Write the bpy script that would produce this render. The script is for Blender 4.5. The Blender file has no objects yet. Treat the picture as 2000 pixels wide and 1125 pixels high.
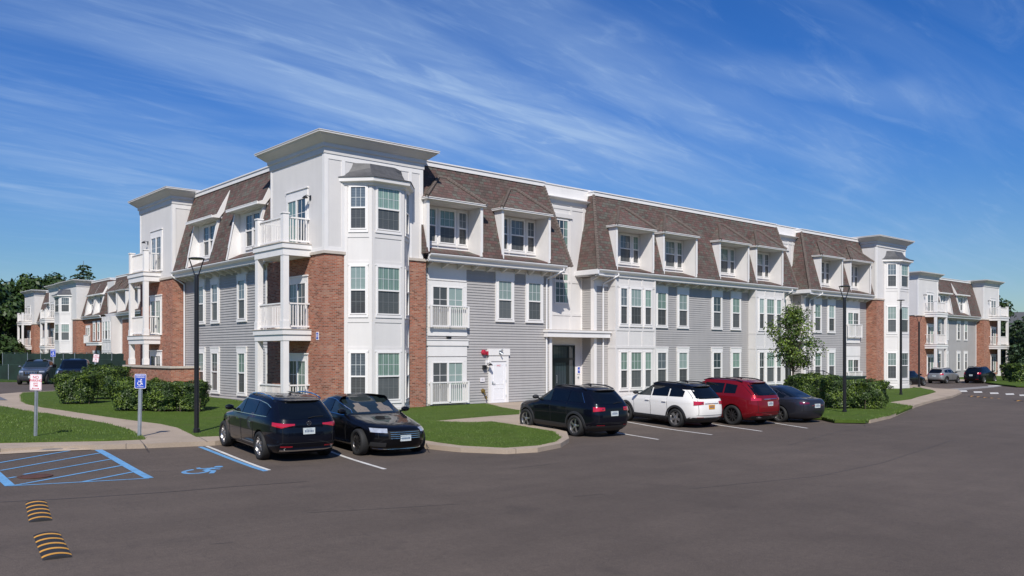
import bpy, bmesh, math, random
from mathutils import Matrix, Vector, noise
from mathutils.geometry import delaunay_2d_cdt
rnd = random.Random(7)
sc = bpy.context.scene
col = sc.collection
PI = math.pi
rad = math.radians
# ------------------------------------------------------------------ camera, sun, sky
F = 1671.0; CX = 1000.0; HY = 690.0; H = 2.76
_n = math.hypot(1900, 1671); ca, sa = 1900/_n, 1671/_n
fw = (sa, ca); rt = (ca, -sa)
C = (7.884*ca-36*sa, -7.884*sa-36*ca)
cam_d = bpy.data.cameras.new('camera'); cam = bpy.data.objects.new('camera', cam_d); col.objects.link(cam)
cam.location = (C[0], C[1], H)
cam.rotation_euler = (PI/2, 0, -math.atan2(fw[0], fw[1]))
cam_d.sensor_width = 36; cam_d.lens = 36*F/2000; cam_d.shift_y = (HY-562.5)/2000
cam_d.clip_end = 3000; cam_d.clip_start = .1
sc.camera = cam
SUN_EL = rad(44); SUN_AZ = (-.65, -.76)
sl = bpy.data.lights.new('sun', 'SUN'); sl.energy = 5.0; sl.angle = rad(.5); sl.color = (1, .95, .87)
so = bpy.data.objects.new('sun', sl); col.objects.link(so)
sd = Vector((SUN_AZ[0]*math.cos(SUN_EL), SUN_AZ[1]*math.cos(SUN_EL), math.sin(SUN_EL)))
so.rotation_euler = sd.to_track_quat('Z', 'Y').to_euler(); so.location = (-30, -40, 40)
w = bpy.data.worlds.new('World'); sc.world = w; w.use_nodes = True
sc.view_settings.view_transform = 'Standard'; sc.view_settings.look = 'None'; sc.view_settings.gamma = 1
sc.view_settings.exposure = 0.0
def world_nodes():
    nt = w.node_tree; N = nt.nodes; Lk = nt.links; N.clear()
    def nd(t, **k):
        n = N.new(t)
        for a, v in k.items(): setattr(n, a, v)
        return n
    def ma(op, a, b=None, c=None):
        n = nd('ShaderNodeMath', operation=op)
        for i, v in enumerate((a, b, c)):
            if v is None: continue
            if isinstance(v, (int, float)): n.inputs[i].default_value = v
            else: Lk.new(v, n.inputs[i])
        return n.outputs[0]
    out = nd('ShaderNodeOutputWorld'); bg = nd('ShaderNodeBackground')
    sky = nd('ShaderNodeTexSky', sky_type='NISHITA', sun_disc=False)
    sky.sun_elevation = SUN_EL; sky.sun_rotation = math.atan2(SUN_AZ[0], SUN_AZ[1])
    sky.altitude = 0; sky.air_density = 1.0; sky.dust_density = .35; sky.ozone_density = 3.0
    hs = nd('ShaderNodeHueSaturation'); hs.inputs['Saturation'].default_value = 1.15; hs.inputs['Value'].default_value = 1.0
    Lk.new(sky.outputs[0], hs.inputs['Color'])
    mu = nd('ShaderNodeMix', data_type='RGBA', blend_type='MULTIPLY'); mu.inputs[0].default_value = 1; Lk.new(hs.outputs[0], mu.inputs[6]); tc = nd('ShaderNodeTexCoord'); sp = nd('ShaderNodeSeparateXYZ'); Lk.new(tc.outputs['Generated'], sp.inputs[0])
    tint = nd('ShaderNodeMix', data_type='RGBA'); mr = nd('ShaderNodeMapRange', interpolation_type='SMOOTHSTEP'); mr.inputs[1].default_value = -.02; mr.inputs[2].default_value = .30; Lk.new(sp.outputs[2], mr.inputs[0])
    Lk.new(mr.outputs[0], tint.inputs[0]); tint.inputs[6].default_value = (.86, .98, 1.04, 1); tint.inputs[7].default_value = (.40, .87, 1.50, 1); Lk.new(tint.outputs[2], mu.inputs[7])
    zz = ma('MAXIMUM', sp.outputs[2], 0.0); zd = ma('ADD', zz, .13)
    px = ma('DIVIDE', sp.outputs[0], zd); py = ma('DIVIDE', sp.outputs[1], zd)
    cb = nd('ShaderNodeCombineXYZ'); Lk.new(px, cb.inputs[0]); Lk.new(py, cb.inputs[1])
    def noi(rz, scl, scale, det, rough, dist, off=(0, 0, 0)):
        mp = nd('ShaderNodeMapping'); mp.inputs['Rotation'].default_value = (0, 0, rad(rz)); mp.inputs['Scale'].default_value = scl
        mp.inputs['Location'].default_value = off
        Lk.new(cb.outputs[0], mp.inputs[0]); n = nd('ShaderNodeTexNoise')
        n.inputs['Scale'].default_value = scale; n.inputs['Detail'].default_value = det
        n.inputs['Roughness'].default_value = rough; n.inputs['Distortion'].default_value = dist
        Lk.new(mp.outputs[0], n.inputs[0]); return n.outputs[0]
    def rng(v, a, b, c=0., d=1.):
        m = nd('ShaderNodeMapRange', interpolation_type='SMOOTHSTEP')
        m.inputs[1].default_value = a; m.inputs[2].default_value = b; m.inputs[3].default_value = c; m.inputs[4].default_value = d
        Lk.new(v, m.inputs[0]); return m.outputs[0]
    big = rng(noi(-8, (.30, .9, 1), 1.1, 3, .5, .4, (3.1, 1.7, 0)), .36, .66)
    st = rng(noi(-12, (.55, 2.6, 1), 1.7, 7, .56, 1.1, (.4, 2.2, 0)), .34, .82)
    rip = rng(noi(-40, (1.2, 4.5, 1), 3.4, 7, .6, 1.1, (5, .3, 0)), .48, .82)
    wide = rng(noi(-15, (.22, 1.1, 1), .8, 4, .5, .7, (7.3, 3.1, 0)), .34, .70)
    fil = rng(noi(30, (.7, 3.0, 1), 2.4, 8, .62, 1.6, (2.2, 8.4, 0)), .50, .82)
    wob = ma('MULTIPLY_ADD', noi(0, (.5, .5, 1), 1.3, 4, .55, 0, (9, 2, 0)), .7, -.35)
    pyw = ma('ADD', py, wob)
    def band(x0, y0, a, b, amp, tilt=0.):
        u = ma('DIVIDE', ma('SUBTRACT', px, x0), a); yy = ma('SUBTRACT', ma('SUBTRACT', pyw, y0), ma('MULTIPLY', ma('SUBTRACT', px, x0), tilt)); v = ma('DIVIDE', yy, b)
        r2 = ma('ADD', ma('MULTIPLY', u, u), ma('MULTIPLY', v, v)); return ma('MULTIPLY', ma('EXPONENT', ma('MULTIPLY', r2, -1.)), amp)
    m1 = band(1.55, 1.86, 1.15, .34, 1.0, .08)
    m2 = ma('MAXIMUM', band(1.55, 1.42, 1.0, .20, .72, .05), band(.75, 2.9, .75, .75, .50))
    m3 = ma('MAXIMUM', band(2.05, 1.14, .38, .10, .70, -.25), band(2.55, 1.36, .55, .20, .55))
    m4 = ma('MAXIMUM', band(3.6, 1.5, 1.4, .5, .30), band(2.9, 2.1, 1.2, .5, .40))
    mm = ma('MAXIMUM', ma('MAXIMUM', m1, m2), ma('MAXIMUM', m3, m4))
    tex = ma('ADD', ma('MULTIPLY_ADD', st, .55, .34), ma('MULTIPLY', rip, .34))
    cl = ma('MULTIPLY_ADD', mm, tex, ma('MULTIPLY', ma('ADD', ma('MULTIPLY', wide, st), ma('MULTIPLY', fil, .7)), .26))
    cl = ma('MINIMUM', ma('MULTIPLY', cl, 1.0), .80)
    hz = rng(zz, 0.0, .10); cl = ma('MULTIPLY', cl, ma('MULTIPLY_ADD', hz, .7, .3))
    mx = nd('ShaderNodeMix', data_type='RGBA'); Lk.new(cl, mx.inputs[0]); Lk.new(mu.outputs[2], mx.inputs[6])
    mx.inputs[7].default_value = (5.6, 7.8, 11.2, 1)
    Lk.new(mx.outputs[2], bg.inputs[0]); bg.inputs[1].default_value = .074
    Lk.new(bg.outputs[0], out.inputs[0])
world_nodes()
# ------------------------------------------------------------------ ground maths
def ss(t, a, b):
    t = min(1, max(0, (t-a)/(b-a))); return t*t*(3-2*t)
def G(x, y):
    return (.16*ss(y, -13.5, -6.5)*(1-ss(x, 25, 40)) + .36*ss(y, -4.5, 8)*(1-ss(x, -2, 1)) - .30*ss(x, 30, 60))
def ray(u, v):
    a = (u-CX)/F; b = (HY-v)/F
    return (fw[0]+a*rt[0], fw[1]+a*rt[1], b)
def gz(u, v, z):
    d = ray(u, v); k = (z-H)/d[2]; return (C[0]+k*d[0], C[1]+k*d[1])
def gt(u, v, off=0.0):
    z = 0
    for _ in range(60):
        x, y = gz(u, v, z); z = .5*z+.5*(G(x, y)+off)
    return gz(u, v, z)
def at(u, Y):                      # point on the ground plan at image column u and distance Y
    X = (u-CX)/F*Y
    return (C[0]+X*rt[0]+Y*fw[0], C[1]+X*rt[1]+Y*fw[1])
# ------------------------------------------------------------------ materials
MATS = {}
class NT:
    def __init__(s, name):
        s.m = bpy.data.materials.new(name); s.m.use_nodes = True; s.t = s.m.node_tree; s.N = s.t.nodes; s.L = s.t.links
        s.b = s.N['Principled BSDF']; s.out = s.N['Material Output']
    def nd(s, t, **k):
        n = s.N.new(t)
        for a, v in k.items(): setattr(n, a, v)
        return n
    def inp(s, n, i, v):
        if isinstance(v, bpy.types.NodeSocket): s.L.new(v, n.inputs[i])
        else: n.inputs[i].default_value = v
    def ma(s, op, *a):
        n = s.nd('ShaderNodeMath', operation=op)
        for i, v in enumerate(a): s.inp(n, i, v)
        return n.outputs[0]
    def mix(s, f, a, b):
        n = s.nd('ShaderNodeMix', data_type='RGBA'); s.inp(n, 0, f); s.inp(n, 6, a); s.inp(n, 7, b); return n.outputs[2]
    def noise(s, vec, scale, det=4, rough=.5, scl=None, dist=0):
        n = s.nd('ShaderNodeTexNoise'); n.inputs['Scale'].default_value = scale; n.inputs['Detail'].default_value = det
        n.inputs['Roughness'].default_value = rough; n.inputs['Distortion'].default_value = dist
        if scl:
            mp = s.nd('ShaderNodeMapping'); mp.inputs['Scale'].default_value = scl; s.L.new(vec, mp.inputs[0]); vec = mp.outputs[0]
        s.L.new(vec, n.inputs['Vector']); return n.outputs[0]
    def rng(s, v, a, b, c=0., d=1.):
        n = s.nd('ShaderNodeMapRange')
        for i, q in enumerate((v, a, b, c, d)): s.inp(n, i, q)
        return n.outputs[0]
    def pos(s): return s.nd('ShaderNodeNewGeometry').outputs['Position']
    def bump(s, h, dist=.01, strength=.6):
        n = s.nd('ShaderNodeBump'); n.inputs['Strength'].default_value = strength; n.inputs['Distance'].default_value = dist
        s.L.new(h, n.inputs['Height']); s.L.new(n.outputs[0], s.b.inputs['Normal'])
    def wallvec(s):                 # horizontal run along the wall, height, 0
        g = s.nd('ShaderNodeNewGeometry'); sp = s.nd('ShaderNodeSeparateXYZ'); s.L.new(g.outputs['Position'], sp.inputs[0])
        sn = s.nd('ShaderNodeSeparateXYZ'); s.L.new(g.outputs['True Normal'], sn.inputs[0])
        f = s.ma('GREATER_THAN', s.ma('ABSOLUTE', sn.outputs[0]), s.ma('ABSOLUTE', sn.outputs[1]))
        m = s.nd('ShaderNodeMix', data_type='FLOAT'); s.L.new(f, m.inputs[0]); s.L.new(sp.outputs[0], m.inputs[2]); s.L.new(sp.outputs[1], m.inputs[3])
        cb = s.nd('ShaderNodeCombineXYZ'); s.L.new(m.outputs[0], cb.inputs[0]); s.L.new(sp.outputs[2], cb.inputs[1]); return cb.outputs[0]
def C4(c): return (c[0], c[1], c[2], 1)
def simple(name, c, rough=.6, metal=0., var=.08, vs=3., spec=.5, coat=0., coatr=.03, fine=0., streak=False):
    if name in MATS: return MATS[name]
    t = NT(name)
    t.b.inputs['Roughness'].default_value = rough; t.b.inputs['Metallic'].default_value = metal
    t.b.inputs['Specular IOR Level'].default_value = spec
    t.b.inputs['Coat Weight'].default_value = coat; t.b.inputs['Coat Roughness'].default_value = coatr
    if var:
        n = t.noise(t.pos(), vs, 5, .6)
        if streak:
            mp = t.noise(t.pos(), 1.0, 6, .65, (2.6, 2.6, .22)); n = t.ma('ADD', t.ma('MULTIPLY', n, .5), t.ma('MULTIPLY', mp, .5))
        if fine: n = t.ma('ADD', t.ma('MULTIPLY', n, .6), t.ma('MULTIPLY', t.noise(t.pos(), fine, 3, .6), .4))
        f = t.rng(n, .3, .7, 1-var, 1+var)
        v = t.nd('ShaderNodeVectorMath', operation='SCALE'); v.inputs[0].default_value = c; t.L.new(f, v.inputs['Scale'])
        t.L.new(v.outputs[0], t.b.inputs['Base Color'])
    else: t.b.inputs['Base Color'].default_value = C4(c)
    MATS[name] = t.m; return t.m
def brick_mat():
    t = NT('red brick'); v = t.wallvec()
    b = t.nd('ShaderNodeTexBrick'); b.inputs['Scale'].default_value = 1; b.inputs['Brick Width'].default_value = .205
    b.inputs['Row Height'].default_value = .0678; b.inputs['Mortar Size'].default_value = .0095; b.inputs['Mortar Smooth'].default_value = .2
    b.inputs['Color1'].default_value = (0, 0, 0, 1); b.inputs['Color2'].default_value = (1, 1, 1, 1); b.inputs['Bias'].default_value = 0
    t.L.new(v, b.inputs[0])
    r = t.nd('ShaderNodeValToRGB'); e = r.color_ramp.elements
    e[0].position = 0; e[0].color = (.17, .060, .038, 1); e[1].position = 1; e[1].color = (.46, .215, .135, 1)
    for p, c in ((.3, (.33, .108, .062)), (.6, (.40, .135, .080)), (.82, (.33, .155, .11))):
        q = e.new(p); q.color = C4(c)
    t.L.new(b.outputs[0], r.inputs[0])
    n = t.noise(t.pos(), 1.2, 4, .6); f = t.rng(n, .3, .7, .86, 1.1)
    sc_ = t.nd('ShaderNodeVectorMath', operation='SCALE'); t.L.new(r.outputs[0], sc_.inputs[0]); t.L.new(f, sc_.inputs['Scale'])
    t.L.new(t.mix(t.ma('MULTIPLY', b.outputs['Fac'], .85), sc_.outputs[0], (.36, .28, .22, 1)), t.b.inputs['Base Color'])
    t.b.inputs['Roughness'].default_value = .85; t.b.inputs['Specular IOR Level'].default_value = .25
    t.bump(t.ma('SUBTRACT', 1., b.outputs['Fac']), .006, .6)
    return t.m
def shingle_mat():
    t = NT('asphalt shingle'); v = t.wallvec()
    b = t.nd('ShaderNodeTexBrick'); b.inputs['Scale'].default_value = 1; b.inputs['Brick Width'].default_value = .28
    b.inputs['Row Height'].default_value = .145; b.inputs['Mortar Size'].default_value = .008; b.inputs['Mortar Smooth'].default_value = .4
    b.inputs['Color1'].default_value = (0, 0, 0, 1); b.inputs['Color2'].default_value = (1, 1, 1, 1)
    b.offset = .37; b.squash = 1.0
    t.L.new(v, b.inputs[0])
    r = t.nd('ShaderNodeValToRGB'); e = r.color_ramp.elements
    e[0].position = 0; e[0].color = (.100, .074, .064, 1); e[1].position = 1; e[1].color = (.135, .118, .100, 1)
    for p, c in ((.18, (.142, .084, .077)), (.36, (.125, .104, .092)), (.5, (.150, .085, .079)), (.62, (.092, .080, .070)), (.75, (.140, .102, .090)), (.88, (.118, .120, .104))):
        q = e.new(p); q.color = C4(c)
    t.L.new(b.outputs[0], r.inputs[0])
    n = t.noise(t.pos(), 60, 3, .6); f = t.rng(n, .3, .7, .75, 1.25)
    n2 = t.noise(t.pos(), .7, 3, .5); f = t.ma('MULTIPLY', f, t.rng(n2, .3, .7, .9, 1.1))
    s_ = t.nd('ShaderNodeVectorMath', operation='SCALE'); t.L.new(r.outputs[0], s_.inputs[0]); t.L.new(f, s_.inputs['Scale'])
    t.L.new(t.mix(t.ma('MULTIPLY', b.outputs['Fac'], .6), s_.outputs[0], (.035, .028, .027, 1)), t.b.inputs['Base Color'])
    t.b.inputs['Roughness'].default_value = .95; t.b.inputs['Specular IOR Level'].default_value = .1
    t.bump(t.ma('SUBTRACT', 1., b.outputs['Fac']), .012, .8)
    return t.m
def asphalt_mat():
    t = NT('worn asphalt'); p = t.pos()
    big = t.rng(t.noise(p, .09, 5, .6, dist=.6), .3, .7, .80, 1.14)
    mid = t.rng(t.noise(p, .8, 6, .65), .3, .7, .90, 1.10)
    fine = t.ma('MULTIPLY', t.rng(t.noise(p, 55, 3, .8), .3, .72, .58, 1.5), t.rng(t.noise(p, 11, 4, .7), .3, .7, .88, 1.13))
    streak = t.rng(t.noise(p, .5, 6, .7, (.18, 2.4, 1), .4), .34, .7, .93, 1.05)
    f = t.ma('MULTIPLY', t.ma('MULTIPLY', big, mid), t.ma('MULTIPLY', fine, streak))
    s_ = t.nd('ShaderNodeVectorMath', operation='SCALE'); s_.inputs[0].default_value = (.103, .081, .066); t.L.new(f, s_.inputs['Scale'])
    # oil spots and pale scuffs
    spot = t.rng(t.noise(p, .7, 4, .6), .62, .74, 0., .55)
    c = t.mix(spot, s_.outputs[0], (.060, .048, .041, 1))
    cr = t.noise(p, 1.5, 8, .7, (1, .35, 1), 1.2)
    crk = t.ma('LESS_THAN', t.ma('ABSOLUTE', t.ma('SUBTRACT', cr, .5)), .0024)
    c = t.mix(t.ma('MULTIPLY', crk, .55), c, (.03, .027, .026, 1))
    t.L.new(c, t.b.inputs['Base Color']); t.b.inputs['Roughness'].default_value = .85; t.b.inputs['Specular IOR Level'].default_value = .3
    t.bump(t.noise(p, 70, 4, .7), .004, .5); return t.m
def grass_mat(name, a, b_):
    t = NT(name); p = t.pos()
    f = t.rng(t.noise(p, 1.1, 6, .7), .3, .7)
    f2 = t.rng(t.noise(p, 28, 4, .7), .3, .7)
    c = t.mix(f, C4(a), C4(b_)); c = t.mix(t.ma('MULTIPLY', f2, .55), c, (a[0]*.55, a[1]*.6, a[2]*.6, 1))
    dry = t.rng(t.noise(p, .9, 5, .65), .52, .70, 0., .5); c = t.mix(dry, c, (.10, .115, .035, 1))
    t.L.new(c, t.b.inputs['Base Color']); t.b.inputs['Roughness'].default_value = .9; t.b.inputs['Specular IOR Level'].default_value = .15
    t.bump(t.noise(p, 40, 5, .7), .04, .9); return t.m
def concrete_mat():
    t = NT('sidewalk concrete'); p = t.pos()
    f = t.ma('MULTIPLY', t.rng(t.noise(p, .7, 6, .6), .3, .7, .85, 1.1), t.rng(t.noise(p, 30, 4, .7), .3, .7, .88, 1.1))
    s_ = t.nd('ShaderNodeVectorMath', operation='SCALE'); s_.inputs[0].default_value = (.37, .295, .225); t.L.new(f, s_.inputs['Scale'])
    st = t.rng(t.noise(p, 1.3, 5, .6, (1, 1, 4)), .58, .75, 0., .5)
    c = t.mix(st, s_.outputs[0], (.22, .17, .12, 1))
    t.L.new(c, t.b.inputs['Base Color']); t.b.inputs['Roughness'].default_value = .85; t.bump(t.noise(p, 50, 4, .6), .003, .4); return t.m
def leaf_mat(name, a, b_):
    t = NT(name); p = t.pos(); f = t.rng(t.noise(p, 6, 3, .6), .32, .68)
    t.L.new(t.mix(f, C4(a), C4(b_)), t.b.inputs['Base Color']); t.b.inputs['Roughness'].default_value = .5
    t.b.inputs['Specular IOR Level'].default_value = .35
    return t.m
def blind_mat(name, ca_, cb_, scale=22., vertical=False, rough=.08, spec=.8):
    t = NT(name); v = t.wallvec(); sp = t.nd('ShaderNodeSeparateXYZ'); t.L.new(v, sp.inputs[0])
    q = t.ma('FRACT', t.ma('MULTIPLY', sp.outputs[0 if vertical else 1], scale))
    f = t.rng(q, .35, .75)
    oi = t.nd('ShaderNodeObjectInfo')
    n = t.rng(t.noise(v, 1.3, 4, .6, (2.5, .7, 1)), .35, .65)
    c = t.mix(t.ma('MULTIPLY', f, .8), C4(ca_), C4(cb_)); c = t.mix(t.ma('MULTIPLY', n, .5), c, C4(cb_))
    s_ = t.nd('ShaderNodeVectorMath', operation='SCALE'); t.L.new(c, s_.inputs[0]); t.L.new(t.rng(oi.outputs['Random'], 0., 1., .7, 1.25), s_.inputs['Scale'])
    t.L.new(s_.outputs[0], t.b.inputs['Base Color']); t.b.inputs['Roughness'].default_value = .35
    t.b.inputs['Coat Weight'].default_value = 1; t.b.inputs['Coat Roughness'].default_value = .02; t.b.inputs['Coat IOR'].default_value = 1.6
    return t.m
def worn(name, c, a=.52, b=.64):
    t = NT(name); p = t.pos(); f = t.rng(t.ma('ADD', t.ma('MULTIPLY', t.noise(p, 26, 5, .75), .65), t.ma('MULTIPLY', t.noise(p, 1.6, 4, .6), .35)), a, b)
    g = t.rng(t.noise(p, 3, 4, .6), .3, .7, .86, 1.08); v = t.nd('ShaderNodeVectorMath', operation='SCALE'); v.inputs[0].default_value = c; t.L.new(g, v.inputs['Scale'])
    t.L.new(t.mix(t.ma('MULTIPLY', f, .75), v.outputs[0], (.10, .085, .075, 1)), t.b.inputs['Base Color']); t.b.inputs['Roughness'].default_value = .7; return t.m
M = dict(
    white=simple('white trim', (.77, .745, .725), .45, var=.06, vs=1.5, streak=True), panel=simple('white fibre cement panel', (.66, .635, .615), .6, var=.065, vs=.9, streak=True),
    siding=simple('grey vinyl siding', (.385, .368, .356), .55, var=.09, vs=.8, streak=True), brick=brick_mat(), shingle=shingle_mat(),
    stone=simple('cast stone cap', (.50, .44, .38), .8, var=.1, vs=6), metalroof=simple('dark standing metal', (.085, .085, .09), .6, .1, .2, 4),
    gutter=simple('gutter metal', (.74, .73, .73), .35, var=.03), asphalt=asphalt_mat(), concrete=concrete_mat(),
    grass=grass_mat('lawn grass', (.066, .112, .016), (.100, .155, .025)), field=grass_mat('rough grass', (.035, .075, .015), (.06, .10, .025)),
    blade=leaf_mat('grass blade', (.066, .118, .014), (.125, .185, .032)),
    leaf1=leaf_mat('dark leaf', (.030, .058, .010), (.055, .094, .015)), leaf2=leaf_mat('bright leaf', (.085, .135, .016), (.135, .19, .024)),
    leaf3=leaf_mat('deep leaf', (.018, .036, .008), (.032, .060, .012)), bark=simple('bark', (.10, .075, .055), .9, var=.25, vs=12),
    needle=leaf_mat('conifer needle', (.030, .060, .030), (.055, .095, .050)), farleaf=leaf_mat('woodland leaf', (.020, .045, .010), (.045, .080, .016)),
    blackm=simple('black powder coat', (.012, .012, .014), .35, .0, .05), galv=simple('galvanised steel', (.42, .45, .48), .4, .7, .12, 8),
    blue=worn('blue road paint', (.13, .325, .56)), wpaint=worn('white road paint', (.64, .62, .58)),
    fadep=simple('faded road paint', (.26, .245, .23), .7, var=.2, vs=3, fine=30.),
    yellow=simple('yellow reflective', (.62, .30, .03), .5, var=.1), rubber=simple('black rubber', (.018, .017, .017), .7, var=.15, vs=10),
    signw=simple('sign white', (.80, .76, .78), .4, var=.02), signred=simple('sign red', (.55, .02, .06), .4, var=0), signblue=simple('sign blue', (.02, .07, .42), .4, var=.03),
    tactile=simple('tactile grey plate', (.13, .13, .145), .7, var=.1, vs=12), rust=simple('rusty iron', (.085, .035, .022), .8, var=.3, vs=9),
    redl=simple('alarm red', (.40, .02, .045), .35, var=.03), doorb=simple('dark bronze frame', (.012, .016, .016), .3, var=.05),
    mesh=simple('green fence mesh', (.009, .026, .018), .85, var=.35, vs=1.2), greenbox=simple('green cabinet', (.03, .055, .04), .6, var=.1),
    brass=simple('brass fitting', (.3, .2, .06), .4, .7, .1),
    gl_light=blind_mat('glass over pale blinds', (.30, .37, .345), (.20, .27, .25), 18.), gl_curt=blind_mat('glass over curtains', (.22, .32, .26), (.11, .17, .15), 9., True),
    gl_dark=blind_mat('dark glass', (.035, .055, .065), (.014, .022, .028), 5., True), gl_blue=blind_mat('glass over dark blinds', (.17, .20, .22), (.045, .06, .075), 15.),
    screen=blind_mat('insect screen', (.098, .105, .108), (.078, .085, .086), 13.), screend=blind_mat('dark insect screen', (.085, .086, .085), (.045, .047, .05), 14.),
    ridge=simple('ridge cap shingles', (.145, .118, .104), .95, var=.3, vs=7., fine=40., spec=.1),
    muntin=simple('muntin', (.56, .58, .58), .5, var=0), muntind=simple('muntin behind screen', (.17, .18, .18), .6, var=0),
    door=simple('door white', (.80, .79, .80), .35, var=.02),
)
M['screen'].node_tree.nodes['Principled BSDF'].inputs['Coat Weight'].default_value = .25
M['screend'].node_tree.nodes['Principled BSDF'].inputs['Coat Weight'].default_value = .25
# ------------------------------------------------------------------ mesh builder
class MB:
    def __init__(s): s.v = []; s.f = []; s.mi = []
    def add(s, vs, fs, m=0):
        b = len(s.v); s.v += [tuple(p) for p in vs]; s.f += [tuple(i+b for i in f) for f in fs]; s.mi += [m]*len(fs)
    def box(s, x0, x1, y0, y1, z0, z1, m=0):
        s.add([(x0, y0, z0), (x1, y0, z0), (x1, y1, z0), (x0, y1, z0), (x0, y0, z1), (x1, y0, z1), (x1, y1, z1), (x0, y1, z1)],
              [(0, 3, 2, 1), (4, 5, 6, 7), (0, 1, 5, 4), (1, 2, 6, 5), (2, 3, 7, 6), (3, 0, 4, 7)], m); return s
    def prism(s, poly, z0, z1, m=0):
        n = len(poly); s.add([(p[0], p[1], z0) for p in poly]+[(p[0], p[1], z1) for p in poly],
              [tuple(range(n))[::-1], tuple(range(n, 2*n))]+[(i, (i+1) % n, n+(i+1) % n, n+i) for i in range(n)], m); return s
    def xprism(s, poly, x0, x1, m=0):           # poly in (y,z), extruded along x
        n = len(poly); s.add([(x0, p[0], p[1]) for p in poly]+[(x1, p[0], p[1]) for p in poly],
              [tuple(range(n)), tuple(range(n, 2*n))[::-1]]+[(i, n+i, n+(i+1) % n, (i+1) % n) for i in range(n)], m); return s
    def tube(s, p0, p1, r, r1=None, n=10, m=0, cap=True):
        p0 = Vector(p0); p1 = Vector(p1); r1 = r if r1 is None else r1; d = (p1-p0).normalized()
        a = d.orthogonal().normalized(); b = d.cross(a); vs = []
        for p, q in ((p0, r), (p1, r1)):
            for i in range(n):
                t = 2*PI*i/n; vs.append(p+a*math.cos(t)*q+b*math.sin(t)*q)
        fs = [(i, (i+1) % n, n+(i+1) % n, n+i) for i in range(n)]
        if cap: fs += [tuple(range(n))[::-1], tuple(range(n, 2*n))]
        s.add(vs, fs, m); return s
    def path(s, pts, r, n=8, m=0):
        for a, b in zip(pts, pts[1:]): s.tube(a, b, r, n=n, m=m)
        return s
    def lathe(s, prof, n=32, axis='y', c=(0, 0, 0), m=0):
        vs = []; k = len(prof)
        for i in range(n):
            t = 2*PI*i/n
            for r, h in prof:
                if axis == 'y': vs.append((c[0]+r*math.cos(t), c[1]+h, c[2]+r*math.sin(t)))
                else: vs.append((c[0]+r*math.cos(t), c[1]+r*math.sin(t), c[2]+h))
        fs = []
        for i in range(n):
            j = (i+1) % n
            for q in range(k-1): fs.append((i*k+q, j*k+q, j*k+q+1, i*k+q+1))
        s.add(vs, fs, m); return s
    def grid(s, P, m=0):
        nr = len(P); nc = len(P[0]); s.add([p for r in P for p in r], [(i*nc+j, i*nc+j+1, (i+1)*nc+j+1, (i+1)*nc+j) for i in range(nr-1) for j in range(nc-1)], m); return s
    def mesh(s, name, mats, smooth=False, recalc=True):
        me = bpy.data.meshes.new(name); me.from_pydata(s.v, [], s.f)
        for q in mats: me.materials.append(q)
        for i, p in enumerate(me.polygons): p.material_index = s.mi[i]
        if recalc:
            bm = bmesh.new(); bm.from_mesh(me); bmesh.ops.recalc_face_normals(bm, faces=bm.faces); bm.to_mesh(me); bm.free()
        if smooth:
            for p in me.polygons: p.use_smooth = True
            if smooth != True: me.set_sharp_from_angle(angle=rad(smooth))
        me.update(); return me
    def build(s, name, mats, parent=None, smooth=False, mw=None, recalc=True):
        if not isinstance(mats, (list, tuple)): mats = [mats]
        return link(name, s.mesh(name, mats, smooth, recalc), parent, mw)
def link(name, me, parent=None, mw=None):
    o = bpy.data.objects.new(name, me); col.objects.link(o)
    if parent is not None: o.parent = parent
    if mw is not None: o.matrix_local = mw
    return o
def tag(o, label=None, cat=None, group=None, kind=None):
    if label: o['label'] = label
    if cat: o['category'] = cat
    if group: o['group'] = group
    if kind: o['kind'] = kind
    return o
def thing(name, label, cat, loc=(0, 0, 0), rz=0, group=None):
    o = bpy.data.objects.new(name, None); col.objects.link(o); o.location = loc; o.rotation_euler = (0, 0, rz)
    o.empty_display_size = .3
    return tag(o, label, cat, group)
def text_mesh(s, size, name='lettering'):
    cu = bpy.data.curves.new(name, 'FONT'); cu.body = s; cu.size = size; cu.align_x = 'CENTER'; cu.align_y = 'CENTER'; cu.extrude = .002; cu.offset = size*.012
    ob = bpy.data.objects.new('tmp', cu); col.objects.link(ob); dg = bpy.context.evaluated_depsgraph_get(); dg.update()
    me = bpy.data.meshes.new_from_object(ob.evaluated_get(dg)); bpy.data.objects.remove(ob); bpy.data.curves.remove(cu)
    me.name = name; me.materials.clear(); return me
def add_text(mb, s, size, x, z, y, m, sx=1.):     # lettering on a plane facing -y
    me = text_mesh(s, size)
    mb.add([(x+v.co.x*sx, y-v.co.z, z+v.co.y) for v in me.vertices], [tuple(p.vertices) for p in me.polygons], m); bpy.data.meshes.remove(me)
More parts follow.
